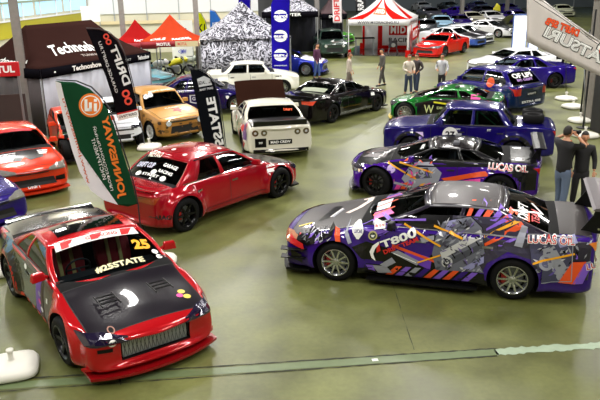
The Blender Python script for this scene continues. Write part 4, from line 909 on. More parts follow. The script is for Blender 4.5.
L.poly([(-.95, .30), (-1.15, .85), (-2.1, .88), (-2.1, .35)], KBLK); shards(L, P, 405, 158, 436, 192, 40, 21, [KBLK, GREYL, mat('c8c8d4', .3, .3), PINK, ORA, LIL], 9)
L.text('LUCAS OIL', (-1.05, .76), (-1.85, .72), -.13, WHT, .05); L.text('LUCAS OIL', (-1.06, .765), (-1.84, .725), -.11, REDM, .01)
L.build('livery', c['o'])
K = Marks(c['fns']['T'], .07)
K.poly([(1.75, .2), (1.2, .45), (1.15, .2), (1.6, .0)], mat('6a6466', .4)); K.text('DRIFT', (1.1, -.2), (1.5, .5), .12, WHT, .03); K.text('KING', (.4, .2), (.42, .5), .08, WHT, .03)
K.build('bonnet_graphics', c['o'])
wg = gt_wing(c, z=1.2, span=1.6, m=KBLK, post=.45, plate=False)
# ------------------------------------------------------------------ green coupe
S19 = dict(S18, rim='multi', rimmat=mat('b8b8b4', .25, .8), lipmat=GOLDM, fl=.06, W=1.76, xb=-1.5, fo=.66, ro=.8, wb=2.5)
GRN = paint('126a22', .22, .1)
c = car_1('drift_coupe', dict(S19, ro=.6), (405, 122), 160, 'LF', 'green coupe with black and yellow side graphics behind the blue classic saloon', pm=GRN, gl=.45, cage=mat('b04a8a', .4))
L = Marks(c['fns']['L'], .07); L.poly([(1.0, .22), (.9, .66), (.2, .82), (-2.2, .9), (-2.2, .22)], KBLK); L.text('W', (.62, .36), (.30, .36), -.26, mat('c8d090', .4), .01); L.text('DRIFT', (.2, .5), (-.2, .5), -.08, mat('c8d090', .4), .01)
L.line([(-.3, .25), (-.45, .5), (-.8, .72)], .08, mat('d8d020', .4)); L.line([(.3, .72), (-.3, .66)], .05, mat('d8d020', .4)); L.poly([(1.0, .18), (.6, .18), (.6, .24), (1.0, .26)], mat('d8d020', .4)); L.poly([(-.85, .85), (-1.15, .85), (-1.15, 1.0), (-.85, 1.0)], PINK)
L.build('livery', c['o'])
# ------------------------------------------------------------------ dark blue hatchback seen from behind
S20 = dict(wb=2.55, fo=.85, ro=.72, W=1.76, fl=.05, R=.31, rim='five', rimmat=BLACK, rz=1.46, xc=1.0, xf=.35, xr=-1.25, xb=-1.80, Wr=.66, uC=.9, dz=.96, tz=.97, bz=.95, tl='tall', lip=False)
PB = paint('1a0e66', .22, .1); TEAL = paint('0c2048', .22, .2)
c = car_e('hatchback', S20, (532, 112), 124, 'B', 'purple and dark blue hatchback seen from behind with white rear window lettering', pm=PB, rbump=TEAL, trunk=TEAL, gl=.3)
K = Marks(c['fns']['B'], .07); K.poly(rect(-.84, .55, .84, .95), TEAL); K.poly(rect(-.26, .60, .26, .70), KBLK); K.text('DRIFT', (.22, .62), (-.22, .62), -.06, WHT, .02); K.text('OF LIPS', (.52, 1.16), (-.52, 1.16), -.15, WHT, .04); K.text('BC DRIFT', (.42, 1.06), (-.4, 1.06), -.07, mat('b080d0', .4), .03)
K.text('EXTRA 888', (.5, .34), (-.5, .34), -.08, WHT, .03)
for sd in (-1, 1): K.poly(rect(sd*.58, .62, sd*.84, .90), mat('c0241c', .2, 0, 1.))
K.build('rear_lettering', c['o'])
L = Marks(c['fns']['L'], .07); L.poly(circle(-.75, .98, .17, 16), ORA); L.poly(circle(-1.25, 1.04, .16, 14), KBLK); L.poly([(-1.2, .3), (-2.0, .3), (-2.0, .8), (-1.4, .85)], TEAL); L.build('livery', c['o'])
# ------------------------------------------------------------------ purple coupe behind it, facing left
S21 = dict(S5, rim='multi', rimmat=BLACK, hl='slim', rz=1.30)
c = car_1('drift_coupe', S21, (553, 88), 186, 'LR', 'purple coupe with roll cage facing left behind the dark blue hatchback', pm=paint('220f74', .2, .2), gl=.7, cage=mat('c8c8d0', .4))
gt_wing(c, z=1.1, span=1.4)
c = car_e('sports_car', dict(S7, doors=2, fl=.02, W=1.8, rz=1.25, lipmat=BLACK), (470, 76), 192, 'F', 'white sports car parked beyond the purple coupe with roll cage', pm=paint('e8e8ec', .25, 0), gl=.6)
# ------------------------------------------------------------------ bottom-left and left-edge cars
c = car_e('sports_car', dict(S7, W=1.76, lipmat=NAVY), (-3, 235), -40, 'F', 'blue-violet car with only its nose inside the left edge', pm=paint('24146c', .2, .2), gl=.3, key='s7')
c = car_e('drift_coupe', dict(S4), (6, 129), 150, 'B', 'dark blue coupe with white lettering on its tail at the left edge', pm=paint('121a44', .22, .2), gl=.3)
K = Marks(c['fns']['L'], .08); K.text('DRIFT CLUB', (-.9, .62), (-2.0, .62), -.14, WHT, .03); K.build('side_lettering', c['o']); gt_wing(c, z=1.25)

# ------------------------------------------------------------------ tents
def quadfn(A, B, C_, D):
    """surface through four corners, A-B bottom, D-C top; (s, t) in 0..1"""
    A, B, C_, D = map(Vector, (A, B, C_, D)); n = (B-A).cross(D-A).normalized()
    return lambda s, t: ((A*(1-s)+B*s)*(1-t)+(D*(1-s)+C_*s)*t, n)
def tent(c0, dx, dy, W, D, ez, rz_, rl, mroof, mval, label, group=None, vh=.28, mleg=None, walls=(), pat=None, hip=None, off=.0, mbase=None):
    """canopy with corner c0, local x along dx; rl = ridge length (0 pyramid)"""
    r = empty('canopy_tent', (c0[0], c0[1], 0), math.atan2(dx[1], dx[0]), label, 'tent', group)
    x0 = (W-rl)/2; x1 = W-x0; ym = D/2
    A = [(0, 0, ez), (W, 0, ez), (W, D, ez), (0, D, ez)]; P0 = (x0, ym, rz_); P1 = (x1, ym, rz_)
    def sag(a, b_, c_, d_, n=10):
        a, b_, c_, d_ = map(Vector, (a, b_, c_, d_)); V = []; F = []
        for i in range(n+1):
            for j in range(n+1):
                s_, t_ = i/n, j/n; p = (a*(1-s_)+b_*s_)*(1-t_)+(d_*(1-s_)+c_*s_)*t_; p.z -= .16*math.sin(math.pi*t_)+.03*math.sin(s_*math.pi*4)*math.sin(math.pi*t_); V.append(p)
        for i in range(n):
            for j in range(n): F.append((i*(n+1)+j, (i+1)*(n+1)+j, (i+1)*(n+1)+j+1, i*(n+1)+j+1))
        return V, F
    b = MB()
    for k, q in enumerate(((A[0], A[1], P1, P0), (A[1], A[2], P1, P1), (A[2], A[3], P0, P1), (A[3], A[0], P0, P0))): b.add(*sag(*q), mi=k if isinstance(mroof, list) else 0)
    rf = weld(b, 'canopy', mroof, r, .01)
    for k, (p, q) in enumerate(zip(A, A[1:]+A[:1])):
        n = 12; p = Vector(p); q = Vector(q); d = (q-p); nn = Vector((d.y, -d.x, 0)).normalized(); V = []; F = []
        for i in range(n+1):
            w_ = nn*(.015+.015*math.sin(i*2.1)); V += [p+d*i/n+w_-Vector((0, 0, vh)), p+d*i/n+nn*.01]
            if i < n: F.append((2*i, 2*i+2, 2*i+3, 2*i+1))
        b = MB(); b.add(V, F); weld(b, 'valance', mval[k] if isinstance(mval, list) else mval, r, .006)
    for (x, y, _) in A:
        b = MB(); b.box((x*.985+W*.0075, y*.97+D*.015, ez/2), (.05, .05, ez)); b.build('leg', mleg or ALU, r)
        if mbase: b = MB(); b.box((x*.985+W*.0075, y*.97+D*.015, .2), (.26, .26, .4)); b.build('leg_weight', mbase, r)
    for (k, m) in walls:
        p = Vector(A[k]); q = Vector((A+A)[k+1]); d = q-p; nn = Vector((-d.y, d.x, 0)).normalized(); V = []; F = []; n = 40
        for i in range(n+1):
            o_ = nn*(.06+.03*math.sin(i*.9)+.015*math.sin(i*2.7)); V += [Vector((p.x, p.y, .03))+d*i/n+o_, p+d*i/n+o_-Vector((0, 0, .05))]
            if i < n: F.append((2*i, 2*i+2, 2*i+3, 2*i+1))
        b = MB(); b.add(V, F); weld(b, 'side_wall', m, r, .006)
    fn = dict(front=quadfn((0, -.045, ez-vh), (W, -.045, ez-vh), (W, -.045, ez), (0, -.045, ez)), right=quadfn((W+.045, 0, ez-vh), (W+.045, D, ez-vh), (W+.045, D, ez), (W+.045, 0, ez)),
              left=quadfn((-.045, D, ez-vh), (-.045, 0, ez-vh), (-.045, 0, ez), (-.045, D, ez)))
    def roof_face(k):
        a, b_, c_, d_ = ((A[0], A[1], P1, P0), (A[1], A[2], P1, P1), (A[2], A[3], P0, P1), (A[3], A[0], P0, P0))[k]; a, b_, c_, d_ = map(Vector, (a, b_, c_, d_)); n = (b_-a).cross(d_-a).normalized()
        def f(s_, t_):
            p = (a*(1-s_)+b_*s_)*(1-t_)+(d_*(1-s_)+c_*s_)*t_; p.z -= .16*math.sin(math.pi*t_)+.03*math.sin(s_*math.pi*4)*math.sin(math.pi*t_); return p, n
        return f
    return r, fn, roof_face
BRN = cloth('33201d', .1); TWH = cloth('e0e2ec', .45); BLKC = cloth('121116', .05)
# brown tent, front side runs away to the right
C0 = atw(39, 61, 21.4); C1 = atw(150, 47, 26.2); d = Vector((C1.x-C0.x, C1.y-C0.y)); Wt = d.length
r, fn, rfc = tent((C0.x, C0.y), d, None, Wt, 3.3, 2.12, 3.32, Wt-2.3, BRN, BLKC, 'big brown canopy tent with white script lettering and white side wall', walls=((0, TWH), (3, mat('4a4244', .8))), vh=.30)
K = Marks(rfc(0), .05); K.text('Technoshow', (.16, .34), (.78, .34), .26, WHT, .02, shear=.02); K.text('TUNING & SPORT', (.40, .18), (.76, .18), .07, mat('b8b0a8', .6), .01); K.build('roof_lettering', r)
K = Marks(fn['front'], .05); K.text('Technoshow', (.24, .28), (.50, .28), .55, WHT, .03); K.text('TUNING & SPORT', (.54, .38), (.78, .38), .25, mat('c8c8c8', .6), .0); K.text('Technoshow', (.85, .28), (.97, .28), .5, WHT, .03); K.poly(circle(.10, .5, .008, 8, .1), WHT); K.build('valance_lettering', r)
K = Marks(rfc(3), .05); K.text('Technoshow', (.25, .14), (.85, .14), .16, WHT, .02); K.build('roof_lettering', r)
# red booth fascia at the left edge
p = atw(18, 62, 19.8); r = empty('booth_fascia', (p.x, p.y, 0), R(14), 'red lit fascia board with white lettering at the left edge', 'sign')
b = MB(); b.box((-1.2, .1, p.z-.2), (2.4, .12, .40)); b.build('board', mat('c0101c', .4), r, bevel=.02)
for x in (-.06, -2.3): b = MB(); b.box((x, .1, (p.z-.4)/2), (.06, .06, p.z-.4)); b.build('post', STEEL, r)
b = MB(); b.box((-1.2, .9, .75), (2.3, .05, 1.5)); b.build('back_panel', mat('3a2a28', .8), r)
K = Marks(lambda a, q: (Vector((a, .035, q)), Vector((0, -1, 0))), 0); K.text('MOTUL', (-1.0, p.z-.29), (-.12, p.z-.29), .2, WHT, .04); K.build('lettering', r)
# red and orange tents farther back
REDC = cloth('b02222', .35); ORC = cloth('c8482a', .35)
a = atw(112, 43.5, 31); r, fn, rfc = tent((a.x, a.y), (1, .12), None, 1.9, 2.2, a.z, a.z+.95, 0, REDC, mat('8a1520', .7), 'small red canopy tent with white lettering between brown and orange tents'); K = Marks(rfc(0), .05); K.text('RACING', (.5, .1), (.9, .1), .16, WHT, .03); K.build('roof_lettering', r)
a = atw(140, 42, 30.0); r, fn, rfc = tent((a.x, a.y), (1, .10), None, 2.45, 2.45, a.z, a.z+1.05, 0, ORC, [mat('8a1520', .7), mat('c8b890', .7), REDC, REDC], 'orange pyramid canopy tent with dark red valance next to the steel column', vh=.24)
K = Marks(fn['front'], 0); K.text('MOTUL', (.28, .25), (.52, .25), .55, WHT, .03); K.poly(rect(.60, .02, .99, .98), mat('c8b890', .6)); K.text('MOTUL', (.64, .25), (.8, .25), .5, REDM, .02); K.build('valance_lettering', r)
K = Marks(rfc(0), .06); K.text('OILS', (.12, .08), (.42, .08), .12, WHT, .03); K.text('RACING', (.55, .08), (.92, .08), .12, WHT, .03); K.build('roof_lettering', r)
# white display boards
def board(u0, v0, u1, v1, y, label, txt, m=WHT, tm=KBLK, name='display_board', cat='board'):
    a = atw(u0, v1, y); c_ = atw(u1, v0, y); W_ = c_.x-a.x; r = empty(name, (a.x, y, 0), 0, label, cat)
    b = MB(); b.box((W_/2, 0, (a.z+c_.z)/2), (W_, .05, c_.z-a.z)); b.build('panel', m, r)
    for x in (.05, W_-.05): b = MB(); b.box((x, .06, c_.z/2), (.05, .05, c_.z)); b.build('post', ALU, r)
    if txt: K = Marks(lambda s_, t_: (Vector((s_*W_, -.026, a.z+t_*(c_.z-a.z))), Vector((0, -1, 0))), 0); K.text(txt, (.3, .35), (.7, .35), .25, tm, .02); K.build('lettering', r)
    return r
board(173, 20, 192, 38, 40, 'white board with dark lettering above the orange tent corner', 'joys'); board(173, 42, 192, 60, 38.5, 'white panel with blue lettering under the orange tent corner', '< BMW', tm=BLUEM)
board(82, 6, 99, 22, 42, 'white screen above the brown tent ridge', None)
# black and white patterned tent
def doodle():
    m = bpy.data.materials.new('doodle_print'); m.use_nodes = True; nt = m.node_tree; b = nt.nodes['Principled BSDF']; b.inputs['Roughness'].default_value = .7
    tc = nt.nodes.new('ShaderNodeTexCoord'); n = nt.nodes.new('ShaderNodeTexNoise'); n.inputs['Scale'].default_value = 2.6; n.inputs['Detail'].default_value = 3; n.inputs['Distortion'].default_value = 2.2
    w_ = nt.nodes.new('ShaderNodeMath'); w_.operation = 'MULTIPLY'; w_.inputs[1].default_value = 30; s_ = nt.nodes.new('ShaderNodeMath'); s_.operation = 'SINE'; r_ = nt.nodes.new('ShaderNodeValToRGB')
    r_.color_ramp.elements[0].position = .0; r_.color_ramp.elements[1].position = .75; r_.color_ramp.elements[0].color = (*hexc('22222c'), 1); r_.color_ramp.elements[1].color = (*hexc('c8c8d4'), 1)
    nt.links.new(tc.outputs['Object'], n.inputs['Vector']); nt.links.new(n.outputs['Fac'], w_.inputs[0]); nt.links.new(w_.outputs[0], s_.inputs[0]); nt.links.new(s_.outputs[0], r_.inputs[0]); nt.links.new(r_.outputs[0], b.inputs['Base Color'])
    return m
DOO = doodle()
a = atw(199, 39, 31.6); c_ = atw(291, 37, 32.3); W_ = (c_-a).length
r, fn, rfc = tent((a.x, a.y), (c_.x-a.x, c_.y-a.y), None, W_, 2.7, a.z, a.z+1.55, 0, DOO, DOO, 'canopy tent printed all over with black and white doodles', walls=((0, DOO), (1, DOO)), vh=.1)
# dark tents at the back
for i, (u0, v0, u1, y, mr, lab, txt) in enumerate(((262, 12, 318, 42, DOO, 'dark-fronted tent with patterned white roof behind the doodle tent', 'DRIFTER'), (321, 14, 347, 46, mat('4a3438', .8), 'brown-roofed dark tent left of the red and white tent', 'SPORT'))):
    a = atw(u0, v0, y); c_ = atw(u1, v0, y); r, fn, rfc = tent((a.x, a.y), (1, 0), None, c_.x-a.x, 4, a.z, a.z+1.3, 0, mr, BLKC, lab, walls=((2, mat('1c1c28', .8)),), vh=.35)
    K = Marks(fn['front'], 0); K.text(txt, (.3, .25), (.7, .25), .5, WHT, .03); K.build('valance_lettering', r)
# red and white racing team tent
a = atw(348, 20, 43); n_ = atw(409, 20.5, 42); f_ = atw(429, 14.5, 46.5)
RT = cloth('d0201c', .35); CWH = cloth('f0f0f0', .45)
r, fn, rfc = tent((a.x, a.y), (n_.x-a.x, n_.y-a.y), None, (n_-a).length, 4.6, n_.z+.06, n_.z+1.55, 0, CWH, CWH, 'red and white canopy tent with M1D RACING lettering', walls=((2, CWH), (1, CWH)), vh=.36, mbase=RT, mleg=mat('e0e0e0', .4))
K = Marks(rfc(0), .05); K.lay = 0; K.poly([(0, 0), (.24, .0), (.49, .96), (.47, .96)], RT, .03); K.poly([(1, 0), (.74, .0), (.51, .96), (.53, .96)], RT, .03); K.poly(rect(.36, .22, .64, .50), mat('e86a3a', .5), .03); K.text('M1D', (.39, .27), (.61, .27), .18, WHT, .04, off=.036); K.build('roof_panels', r)
K = Marks(rfc(1), .05); K.poly([(0, 0), (.35, 0), (.5, .96), (.48, .96)], RT, .03); K.build('roof_panels', r)
K = Marks(fn['front'], 0); K.text('WWW.M1DRACING.RU', (.16, .3), (.84, .3), .45, mat('505058', .5), .02); K.build('valance_lettering', r)
K = Marks(fn['right'], 0); K.text('WWW.M1DRACING.RU', (.06, .3), (.94, .3), .45, mat('505058', .5), .02); K.build('valance_lettering', r)
Wm = (n_-a).length; Kb = lambda s_, t_: (Vector((s_*Wm, 4.40, t_*1.85+.05)), Vector((0, -1, 0)))
K = Marks(Kb, 0); K.poly(rect(.02, .02, .06, .98), RT); K.poly(rect(.30, .02, .38, .98), RT); K.poly(rect(.30, .9, .99, .98), RT); K.poly(rect(.30, 0, .99, .12), RT); K.poly(rect(.50, .48, .96, .84), RT); K.text('M1D', (.53, .54), (.80, .54), .25, WHT, .04); K.text('RACING', (.50, .24), (.98, .24), .15, KBLK, .02); K.build('back_wall_lettering', r)
K = Marks(lambda s_, t_: (Vector((Wm+.12, s_*4.6, t_*1.85+.05)), Vector((1, 0, 0))), 0); K.poly(rect(.02, .02, .98, .1), RT); K.poly(rect(.02, .02, .08, .98), RT); K.poly(rect(.92, .02, .98, .98), RT); K.poly(rect(.2, .45, .8, .85), RT); K.text('M1D', (.25, .52), (.75, .52), .25, WHT, .04); K.text('RACING', (.2, .26), (.8, .26), .12, KBLK, .02); K.build('side_wall_lettering', r)
b = MB(); b.box(((a.x+f_.x)/2, (a.y+f_.y)/2+1.0, .02), (5.2, 5.8, .04), Matrix.Rotation(math.atan2(n_.y-a.y, n_.x-a.x), 3, 'Z')); tag(b.build('show_podium', mat('2a201c', .12, 0, .5)), 'glossy dark low platform under the red and white tent', 'platform')
def table(x, y, z, W_, D_, H_, m, label):
    r = empty('display_table', (x, y, z), 0, label, 'table'); b = MB(); b.box((0, 0, H_-.02), (W_, D_, .04)); b.build('tabletop', m, r)
    for i in (-1, 1):
        for j in (-1, 1): b = MB(); b.box((i*(W_/2-.05), j*(D_/2-.05), (H_-.04)/2), (.04, .04, H_-.04)); b.build('leg', STEEL, r)
    return r
table(a.x+1.15, a.y+1.4, .04, 1.2, .7, .95, BLKC, 'black display table inside the red and white tent')
r = empty('engine_stand', (a.x+2.9, a.y+1.2, .04), 0, 'dark engine on a small stand inside the red and white tent', 'engine'); b = MB(); b.box((0, 0, .55), (.55, .4, .4), tap=.8); b.build('engine_block', mat('3a3a40', .4, .5), r, bevel=.03)
b = MB(); b.lathe([(0, -.24), (.13, -.24), (.13, -.2), (0, -.2)], c=(0, 0, .5), axis='Y', n=20); b.build('pulley', ALU, r)
for i in (-1, 1): b = MB(); b.bar((i*.2, 0, .4), (i*.3, -.2, 0), .04); b.bar((i*.2, 0, .4), (i*.3, .2, 0), .04); b.build('leg', STEEL, r)
# ------------------------------------------------------------------ feather flags
def flag(outline, y, m, pole_px, label, base=None, wave=.05, group=None, name='feather_flag', pm=None, basem=None, sleeve=None, sm=None):
    """cloth whose outline stands in a vertical plane at depth y, on its own pole"""
    us = [p[0] for p in outline]; vs_ = [p[1] for p in outline]
    def fn(u, v):
        p = atw(u, v, y); dy = wave*math.sin(p.x*5+p.z*3); p.y += dy; return p, Vector((0, -1, 0))
    b0 = base or atw(*pole_px[-1], y); root = empty(name, (b0[0], b0[1], 0), 0, label, 'flag', group)
    T_ = Matrix.Translation((-b0[0], -b0[1], 0))
    def fl(u, v): p, n = fn(u, v); return T_ @ p, n
    K = Marks(fl, 3.); K.poly(outline, m, 0.); K.F and None
    b = MB(); b.v = [tuple(v) for v in K.V]; b.f = list(K.F); b.m = [0]*len(K.F); cl = weld(b, 'cloth', m, root, .004)
    if sleeve: K = Marks(fl, 3.); K.poly(sleeve, sm, .006); K.build('sleeve', root)
    pts = [T_ @ (atw(u, v, y)+Vector((0, .02, 0))) for u, v in pole_px]; pts.append(Vector((0, 0, .1)))
    b = MB(); b.tube(pts, [.008]+[.012]*(len(pts)-1), 8); b.build('pole', pm or mat('2c2c30', .4, .3), root, smooth=True)
    bs = water_base(None, .42, basem); bs.name = 'weighted_foot'; bs.parent = root
    return root, fl
def water_base(loc, s_, m=None, label=None):
    """blow-moulded square foot with a neck"""
    b = MB(); V = []; n = 32; F = []
    for (k, z) in ((.86, 0), (1, .03), (1, .07), (.9, .12), (.55, .15), (.16, .16), (.10, .17), (.10, .27), (.14, .28), (.14, .31), (0, .31)):
        for i in range(n):
            a_ = 2*math.pi*i/n; q = (abs(math.cos(a_))**4+abs(math.sin(a_))**4)**-.25 if k > .3 else 1; V.append((k*s_*q*math.cos(a_)*.8, k*s_*q*math.sin(a_)*.8, z))
    for i in range(10):
        for k in range(n): F.append((i*n+k, i*n+(k+1) % n, (i+1)*n+(k+1) % n, (i+1)*n+k))
    b.add(V, F); o = b.build('floor_weight', m or mat('d8d6cc', .5), None, smooth=True)
    if loc is not None: o.location = loc; o.rotation_euler.z = .3
    if label: tag(o, label, 'flag base', 'white plastic flag bases')
    return o
GRNF = cloth('1e4a30', .2)
ol = [(55, 81), (75, 82), (90, 88.5), (100, 98), (108, 110), (114, 124), (120, 143), (127, 165), (133, 185), (137, 204), (128, 207), (118, 205), (104, 200), (91, 190), (80, 172), (72, 150), (64, 122), (58, 97)]
r, f = flag(ol, 11.0, GRNF, [(56, 80), (76, 81), (91, 87), (101, 97), (109, 109), (115, 124), (121, 143), (128, 165), (134, 186), (138, 206), (140, 226)], 'green feather flag with orange mirrored lettering behind the red and black coupe', base=(-2.48, 11.0), sleeve=[(55, 81), (61, 83), (64, 97), (71, 122), (79, 150), (87, 171), (97, 188), (108, 198), (118, 205), (104, 200), (91, 190), (80, 172), (72, 150), (64, 122), (58, 97)], sm=mat('dcd8dc', .7), wave=.02)
K = Marks(f, 6.); OF = mat('e87a24', .6); K.poly(circle(91, 105, 12, 24), OF, .008); K.poly(circle(91, 105, 10, 24), WHT, .010); K.poly(circle(91, 105, 9, 24), OF, .012)
for q in (rect(85, 99, 88, 110), rect(89.5, 102, 92.5, 111), rect(94.5, 103, 97.5, 111), rect(94.5, 98.5, 97.5, 101.5), rect(85, 108, 92.5, 111)): K.poly(q, WHT, .014)
K.text('JONNESWAY', (117.5, 199), (99.5, 117), 9.5, OF, .04, off=.012); K.text('ПРОФЕССИОНАЛЬНЫЙ', (110.5, 191), (93, 127), 3.6, WHT, .0, off=.012); K.text('ИНСТРУМЕНТ', (103, 180), (91, 139), 3.6, WHT, .0, off=.012); K.text('www.jonnesway.ru', (87, 184), (61, 99), 3.8, mat('c8603a', .6), .01, off=.014)
K.build('print', r)
ol = [(86, 29), (98, 29.5), (108, 33), (117, 41), (123, 52), (128, 68), (133, 88), (138, 112), (117, 118), (113, 98), (106, 76), (98, 56), (91, 40)]
r, f = flag(ol, 19.6, cloth('121014', .1), [(86, 28), (99, 28.5), (109, 32), (118, 40), (124, 52), (129, 68), (134, 88), (139, 112), (145, 149)], 'black feather flag with red and white mirrored lettering above its white base', base=(at(147, 152).x, 19.6), basem=mat('d8d6cc', .5), wave=.03)
K = Marks(f, 6.); K.poly([(117, 115), (138, 110), (139, 116), (118, 121)], WHT, .006); K.poly([(117, 113.4), (138, 108.6), (138, 110), (117, 115)], REDM, .007); K.text('DRIFTING', (119, 118.6), (137, 114.3), -2.6, KBLK, .02, off=.01, mirror=True)
K.text('DRIFT', (124, 86), (109, 47), 7.5, mat('d8d8d8', .6), .03, off=.01); K.text('GARAGE-DRIFT.RU', (116, 93), (98, 42), 2.8, mat('c8c4c4', .6), .01, off=.01)
K.text('OO', (126, 106), (121, 91), 8, mat('d8402c', .6), .05, off=.01); K.text('OO', (107, 46), (102, 35), 6, mat('d8402c', .6), .05, off=.01); K.build('print', r)
ol = [(190, 69), (199, 70), (208, 75), (214, 83), (218, 97), (222, 122), (226, 156), (207, 158), (203, 138), (197, 104)]
r, f = flag(ol, 17.8, cloth('14161b', .1), [(190, 68.5), (200, 69.5), (209, 74.5), (215, 83), (219, 97), (223, 122), (227, 156), (228, 166)], 'black feather flag with white 25STATE lettering beyond the bright red sedan', wave=.03)
K = Marks(f, 6.); K.text('25STATE', (217, 154), (206, 98), 9, mat('e4e4e4', .6), .04, off=.01); K.poly([(197, 79), (204, 76), (210, 79), (212, 85), (199, 87)], mat('c8ccd0', .6), .01); K.text('GARAGE', (198.5, 85), (211, 83), -3.5, mat('1a1c22', .6), .03, mirror=True, off=.012); K.text('DRIFT TEAM', (200, 91), (213, 89), -2.2, mat('c8ccd0', .6), .02, mirror=True, off=.01); K.build('print', r)
EU = cloth('21169a', .2)
def eurol(x0, ytop, x1, yb, y, label, base=None):
    ol = [(x0, yb), (x0-1, ytop+14), (x0+2, ytop+5), (x0+8, ytop), (x1, ytop+1), (x1+.5, ytop+10), (x1, yb)]
    r, f = flag(ol, y, EU, [(x0+8, ytop-.5), (x1, ytop), (x1+.8, ytop+10), (x1+.3, yb), (x1+.3, yb+14)], label, wave=.03)
    K = Marks(f, 6.); h_ = (x1-x0)/2; cx = (x0+x1)/2
    for cy in (16, 36, 55):
        if cy > yb-8 or cy < ytop: continue
        K.poly(circle(cx, cy, h_*.82, 20, 6), WHT, .008); K.poly([(cx-h_*.9, cy-2.4), (cx+h_*.9, cy-2.4), (cx+h_*.9, cy+2.4), (cx-h_*.9, cy+2.4)], EU, .010); K.text('eurol', (cx-h_*.8, cy+1.8), (cx+h_*.8, cy+1.8), -3.6, WHT, .04, off=.013)
    K.text('www.eurol.com', (x0+2, yb-6), (x1-2, yb-6), -1.4, WHT, .01, off=.01); K.build('print', r)
eurol(272, -9, 289, 72, 31.1, 'tall violet-blue feather flag with three white oval badges in front of the doodle tent')
eurol(239, -22, 250, 22, 37.5, 'violet-blue feather flag rising behind the peak of the doodle tent')
for (x0, yt, x1, yb, y, m, tx, lab) in ((196, 12, 207, 40, 36.5, cloth('c8d018', .3), 'K1', 'yellow feather flag beside the steel column'), (210, 10, 222, 38, 37.5, cloth('3a78d0', .3), 'AUTO', 'blue feather flag beside the yellow one')):
    ol = [(x0, yb), (x0, yt), (x0+5, yt+1.5), (x1-2, yt+9), (x1, yt+18), (x1+1, yb)]
    r, f = flag(ol, y, m, [(x0, yt-.5), (x0+5, yt+1), (x1-1.6, yt+9), (x1+.4, yt+18), (x1+1.4, yb), (x1+1.4, yb+10)], lab); K = Marks(f, 6.); K.text(tx, (x0+2, yb-8), (x1-2, yb-8), -8, KBLK if tx == 'K1' else WHT, .03, off=.01); K.build('print', r)
for (x0, yt, x1, yb, y, m, tx, lab, tm) in ((333, -20, 341, 23, 44.5, mat('d8d0d0', .6), 'DRIFT', 'white feather flag with red lettering left of the racing team tent', REDM), (356, -20, 365, 12, 50, mat('1c1c20', .6), 'RRA', 'black feather flag with white letters behind the racing team tent', WHT), (494, 3, 500, 16, 80, mat('c8c02a', .6), 'T', 'small yellow flag among the far rows of cars', KBLK)):
    ol = [(x0, yb), (x0-1, yt+6), (x0+3, yt), (x1, yt+3), (x1+1, yb)]
    r, f = flag(ol, y, m, [(x0-.6, yt+6), (x0+3, yt-.5), (x1+.4, yt+3), (x1+1.3, yb), (x1+1.3, yb+8)], lab); K = Marks(f, 6.); K.text(tx, (x1-1, yb-2), (x1-2, max(yt+6, -2)), -(x1-x0)*.7, tm, .03, off=.01); K.build('print', r)
# big white event banner, upper right, slung from a slanted pole
ol = [(531, -16), (600, 24), (664, 61), (662, 102), (600, 75), (562, 58), (528, 42), (527, 0)]
ol = [(531, -8), (565, 19), (600, 43), (664, 84), (662, 104), (600, 76), (562, 59), (527, 42), (528, 10)]
yB = 12.0; bp = (atw(664, 84, yB).x+.1, yB)
root = empty('event_banner', (bp[0], bp[1], 0), 0, 'large slanting white banner with orange and outlined mirrored lettering at top right', 'banner'); Tm = Matrix.Translation((-bp[0], -bp[1], 0))
fB = lambda u, v: (Tm @ (atw(u, v, yB)+Vector((0, .03*math.sin(u*.12), 0))), Vector((0, -1, 0)))
def pl(c_, t):
    x = 0; 
    for p, q in zip(c_[:-1], c_[1:]):
        if t <= q[0]: return p[1]+(q[1]-p[1])*(t-p[0])/(q[0]-p[0])
    return c_[-1][1]
tp = [(527, -11), (531, -8), (565, 19), (600, 43), (664, 84)]; bt = [(527, 42), (562, 59), (600, 76), (664, 105)]
b = MB(); b.add(*patch(lambda u, t: tuple(fB(u, pl(tp, u)*(1-t)+pl(bt, u)*t)[0]), lin(527, 664, 40), lin(0, 1, 6)))
weld(b, 'cloth', cloth('dcd6d2', .3), root, .004)
b = MB(); b.tube([Tm @ (atw(531, -9, yB)+Vector((0, .03, 0))), Tm @ (atw(565, 18, yB)+Vector((0, .03, 0))), Tm @ (atw(600, 42, yB)+Vector((0, .03, 0))), Tm @ (atw(664, 83, yB)+Vector((0, .03, 0))), Vector((.1, 0, .2))], .02, 8); b.build('pole', mat('b0aca8', .4, .3), root, smooth=True)
bs = water_base(None, .42); bs.name = 'weighted_foot'; bs.parent = root; bs.location = (.1, 0, 0)
K = Marks(fB, 5.); K.line([(534, 0), (566, 21.5), (600, 45.5), (650, 77)], .5, KBLK, .008)
K.text('DRIFT SPB', (544.5, 24), (577.5, 37), -7.6, mat('e8501c', .6), .05, mirror=True, off=.012); K.text('DRIFT SPB', (544.2, 24.4), (577.7, 37.4), -8.2, KBLK, .075, mirror=True, off=.008)
K.text('MATSURI', (542, 36.5), (612, 70.5), -12.8, KBLK, .075, mirror=True, off=.008); K.text('MATSURI', (543, 36), (611, 69.2), -11.4, WHT, .045, mirror=True, off=.011); K.text('MATSURI', (543.8, 35.4), (610.2, 67.8), -9.6, KBLK, .0, mirror=True, off=.014); K.text('MATSURI', (543.8, 35.4), (610.2, 67.8), -9.6, WHT, -.012, mirror=True, off=.016)
K.poly(circle(607, 51, 11, 24), KBLK, .006); K.poly(circle(607, 51, 10, 24), WHT, .0075); K.poly(circle(607, 51, 7.5, 24), mat('e8501c', .6), .009); K.poly(circle(607, 51, 4, 20), WHT, .0105)
K.build('print', root)
